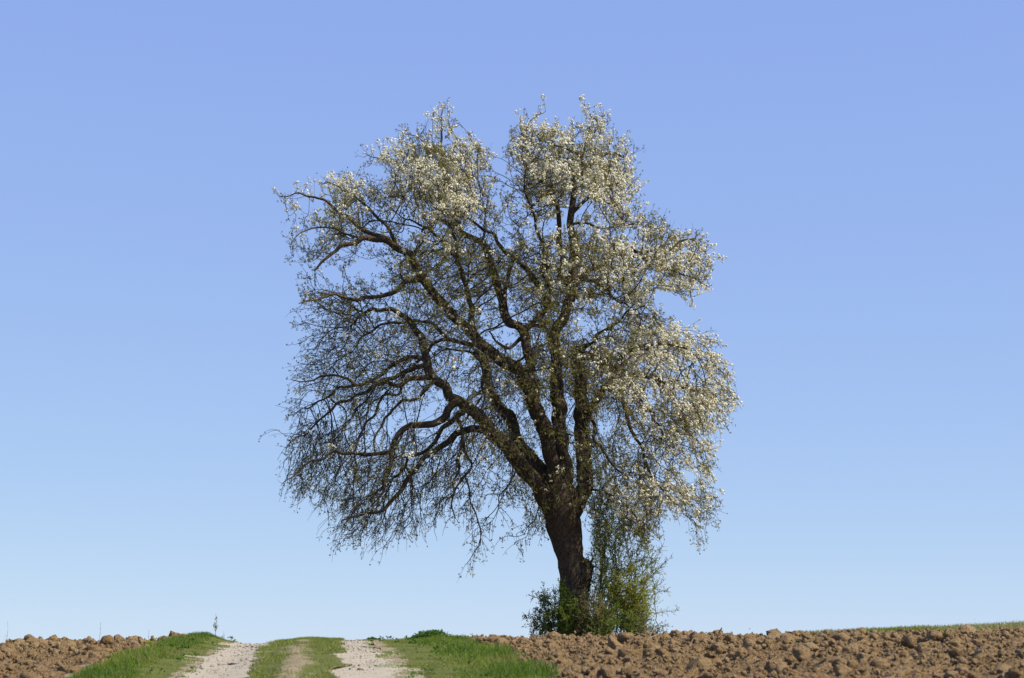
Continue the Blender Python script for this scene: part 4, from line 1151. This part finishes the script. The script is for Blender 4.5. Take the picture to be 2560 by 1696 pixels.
weed_clump('low clump of dark leaves at the crest beside the right rut', 932, 37.0, 0.13, 0.07, 50, 'nettle', 0.05)
weed_clump('leafy clump on the skyline of the left bank', 478, 36.2, 0.13, 0.14, 50, 'nettle', 0.05)
weed_clump('small pale leafy weed at the edge of the left field', 378, 34.5, 0.10, 0.09, 24, 'leaf_yellow', 0.09)
weed_clump('small green weed alone among the clods of the right field', 2003, 31.0, 0.07, 0.09, 26, 'nettle', 0.05)

def straw_bit(label, pts, Y, r=0.009):
    P = np.array([px(a, b, Y) for a, b in pts])
    z = surf(P[0, 0], Y) + field_r_extra(P[0, 0], Y) + 0.04
    P = P[0] + (P - P[0]) * 1.5
    P[:, 2] += z - P[0, 2]
    P[:, 1] += np.linspace(0, 0.03, len(P))
    P = catmull(P, 0.04)
    V, F = tube(P, np.linspace(r, r * 0.5, len(P)), 5)
    add('straw', make_mesh('straw', V, F, True, {'tint': np.full(len(V), rng.uniform(0.3, 1))}), M['straw'], None, label=label, category='straw', group='dry straws lying on the ploughed field')
straw_bit('dry straw upright among the clods just right of the shrubs', [(1622, 1612), (1630, 1595), (1632, 1588)], 33)
straw_bit('forked straw leaning right beside the upright one below the shrubs', [(1622, 1612), (1634, 1606), (1642, 1603)], 33)
straw_bit('pale straw sticking up steeply in the middle of the right field', [(1724, 1634), (1727, 1625), (1731, 1618)], 29.5)
straw_bit('thin straw leaning beside the steep pale one', [(1735, 1636), (1741, 1624), (1745, 1616)], 29.5)
straw_bit('short straw near the bottom of the right field below the steep ones', [(1920, 1671), (1926, 1664), (1929, 1660)], 25.5)
straw_bit('straw lying flat at the far right of the field', [(2470, 1610), (2478, 1607)], 32)
straw_bit('straw at the bottom edge of the right field', [(2264, 1682), (2270, 1676), (2276, 1673)], 24.5)

def stick():
    P = np.array([px(1791, 1590, 37.4), px(1796, 1583, 37.4), px(1800, 1576, 37.4)])
    P = P[0] + (P - P[0]) * 1.5
    P[:, 2] += float(surf(P[0, 0], 37.4) + field_r_extra(P[0, 0], 37.4)) + 0.05 - P[0, 2]
    V, F = tube(catmull(P, 0.03), np.linspace(0.014, 0.010, len(catmull(P, 0.03))), 6)
    o = add('broken_stick', make_mesh('broken_stick', V, F, True), M['bark_thin'], None, label='short reddish-brown stick poking up on the skyline right of the shrubs', category='stick')
stick()
def stone(label, px_, Y, w, mat, hgt=0.6):
    x = float(px(px_, 1600, Y)[0]); r = w / 2 / FPX * Y
    V, F = clod_shape(2, int(px_))
    V = V * np.array([r, r, r * hgt])
    o = add('stone', make_mesh('stone', V, F, True, {'tint': np.full(len(V), 0.05 if mat == 'dark' else 0.9)}), M['pebble'], None, label=label, category='stone')
    o.location = (x, Y, float(surf(x, Y)) + r * hgt * 0.35)
stone('flat dark stone on the crest of the left rut', 681, 37.2, 16, 'dark', 0.35)
stone('flat grey stone lying in the middle of the left rut', 585, 27.0, 24, 'dark', 0.3)
stone('pale pointed stone on the skyline of the right field', 2268, 46, 12, 'pale', 1.6)
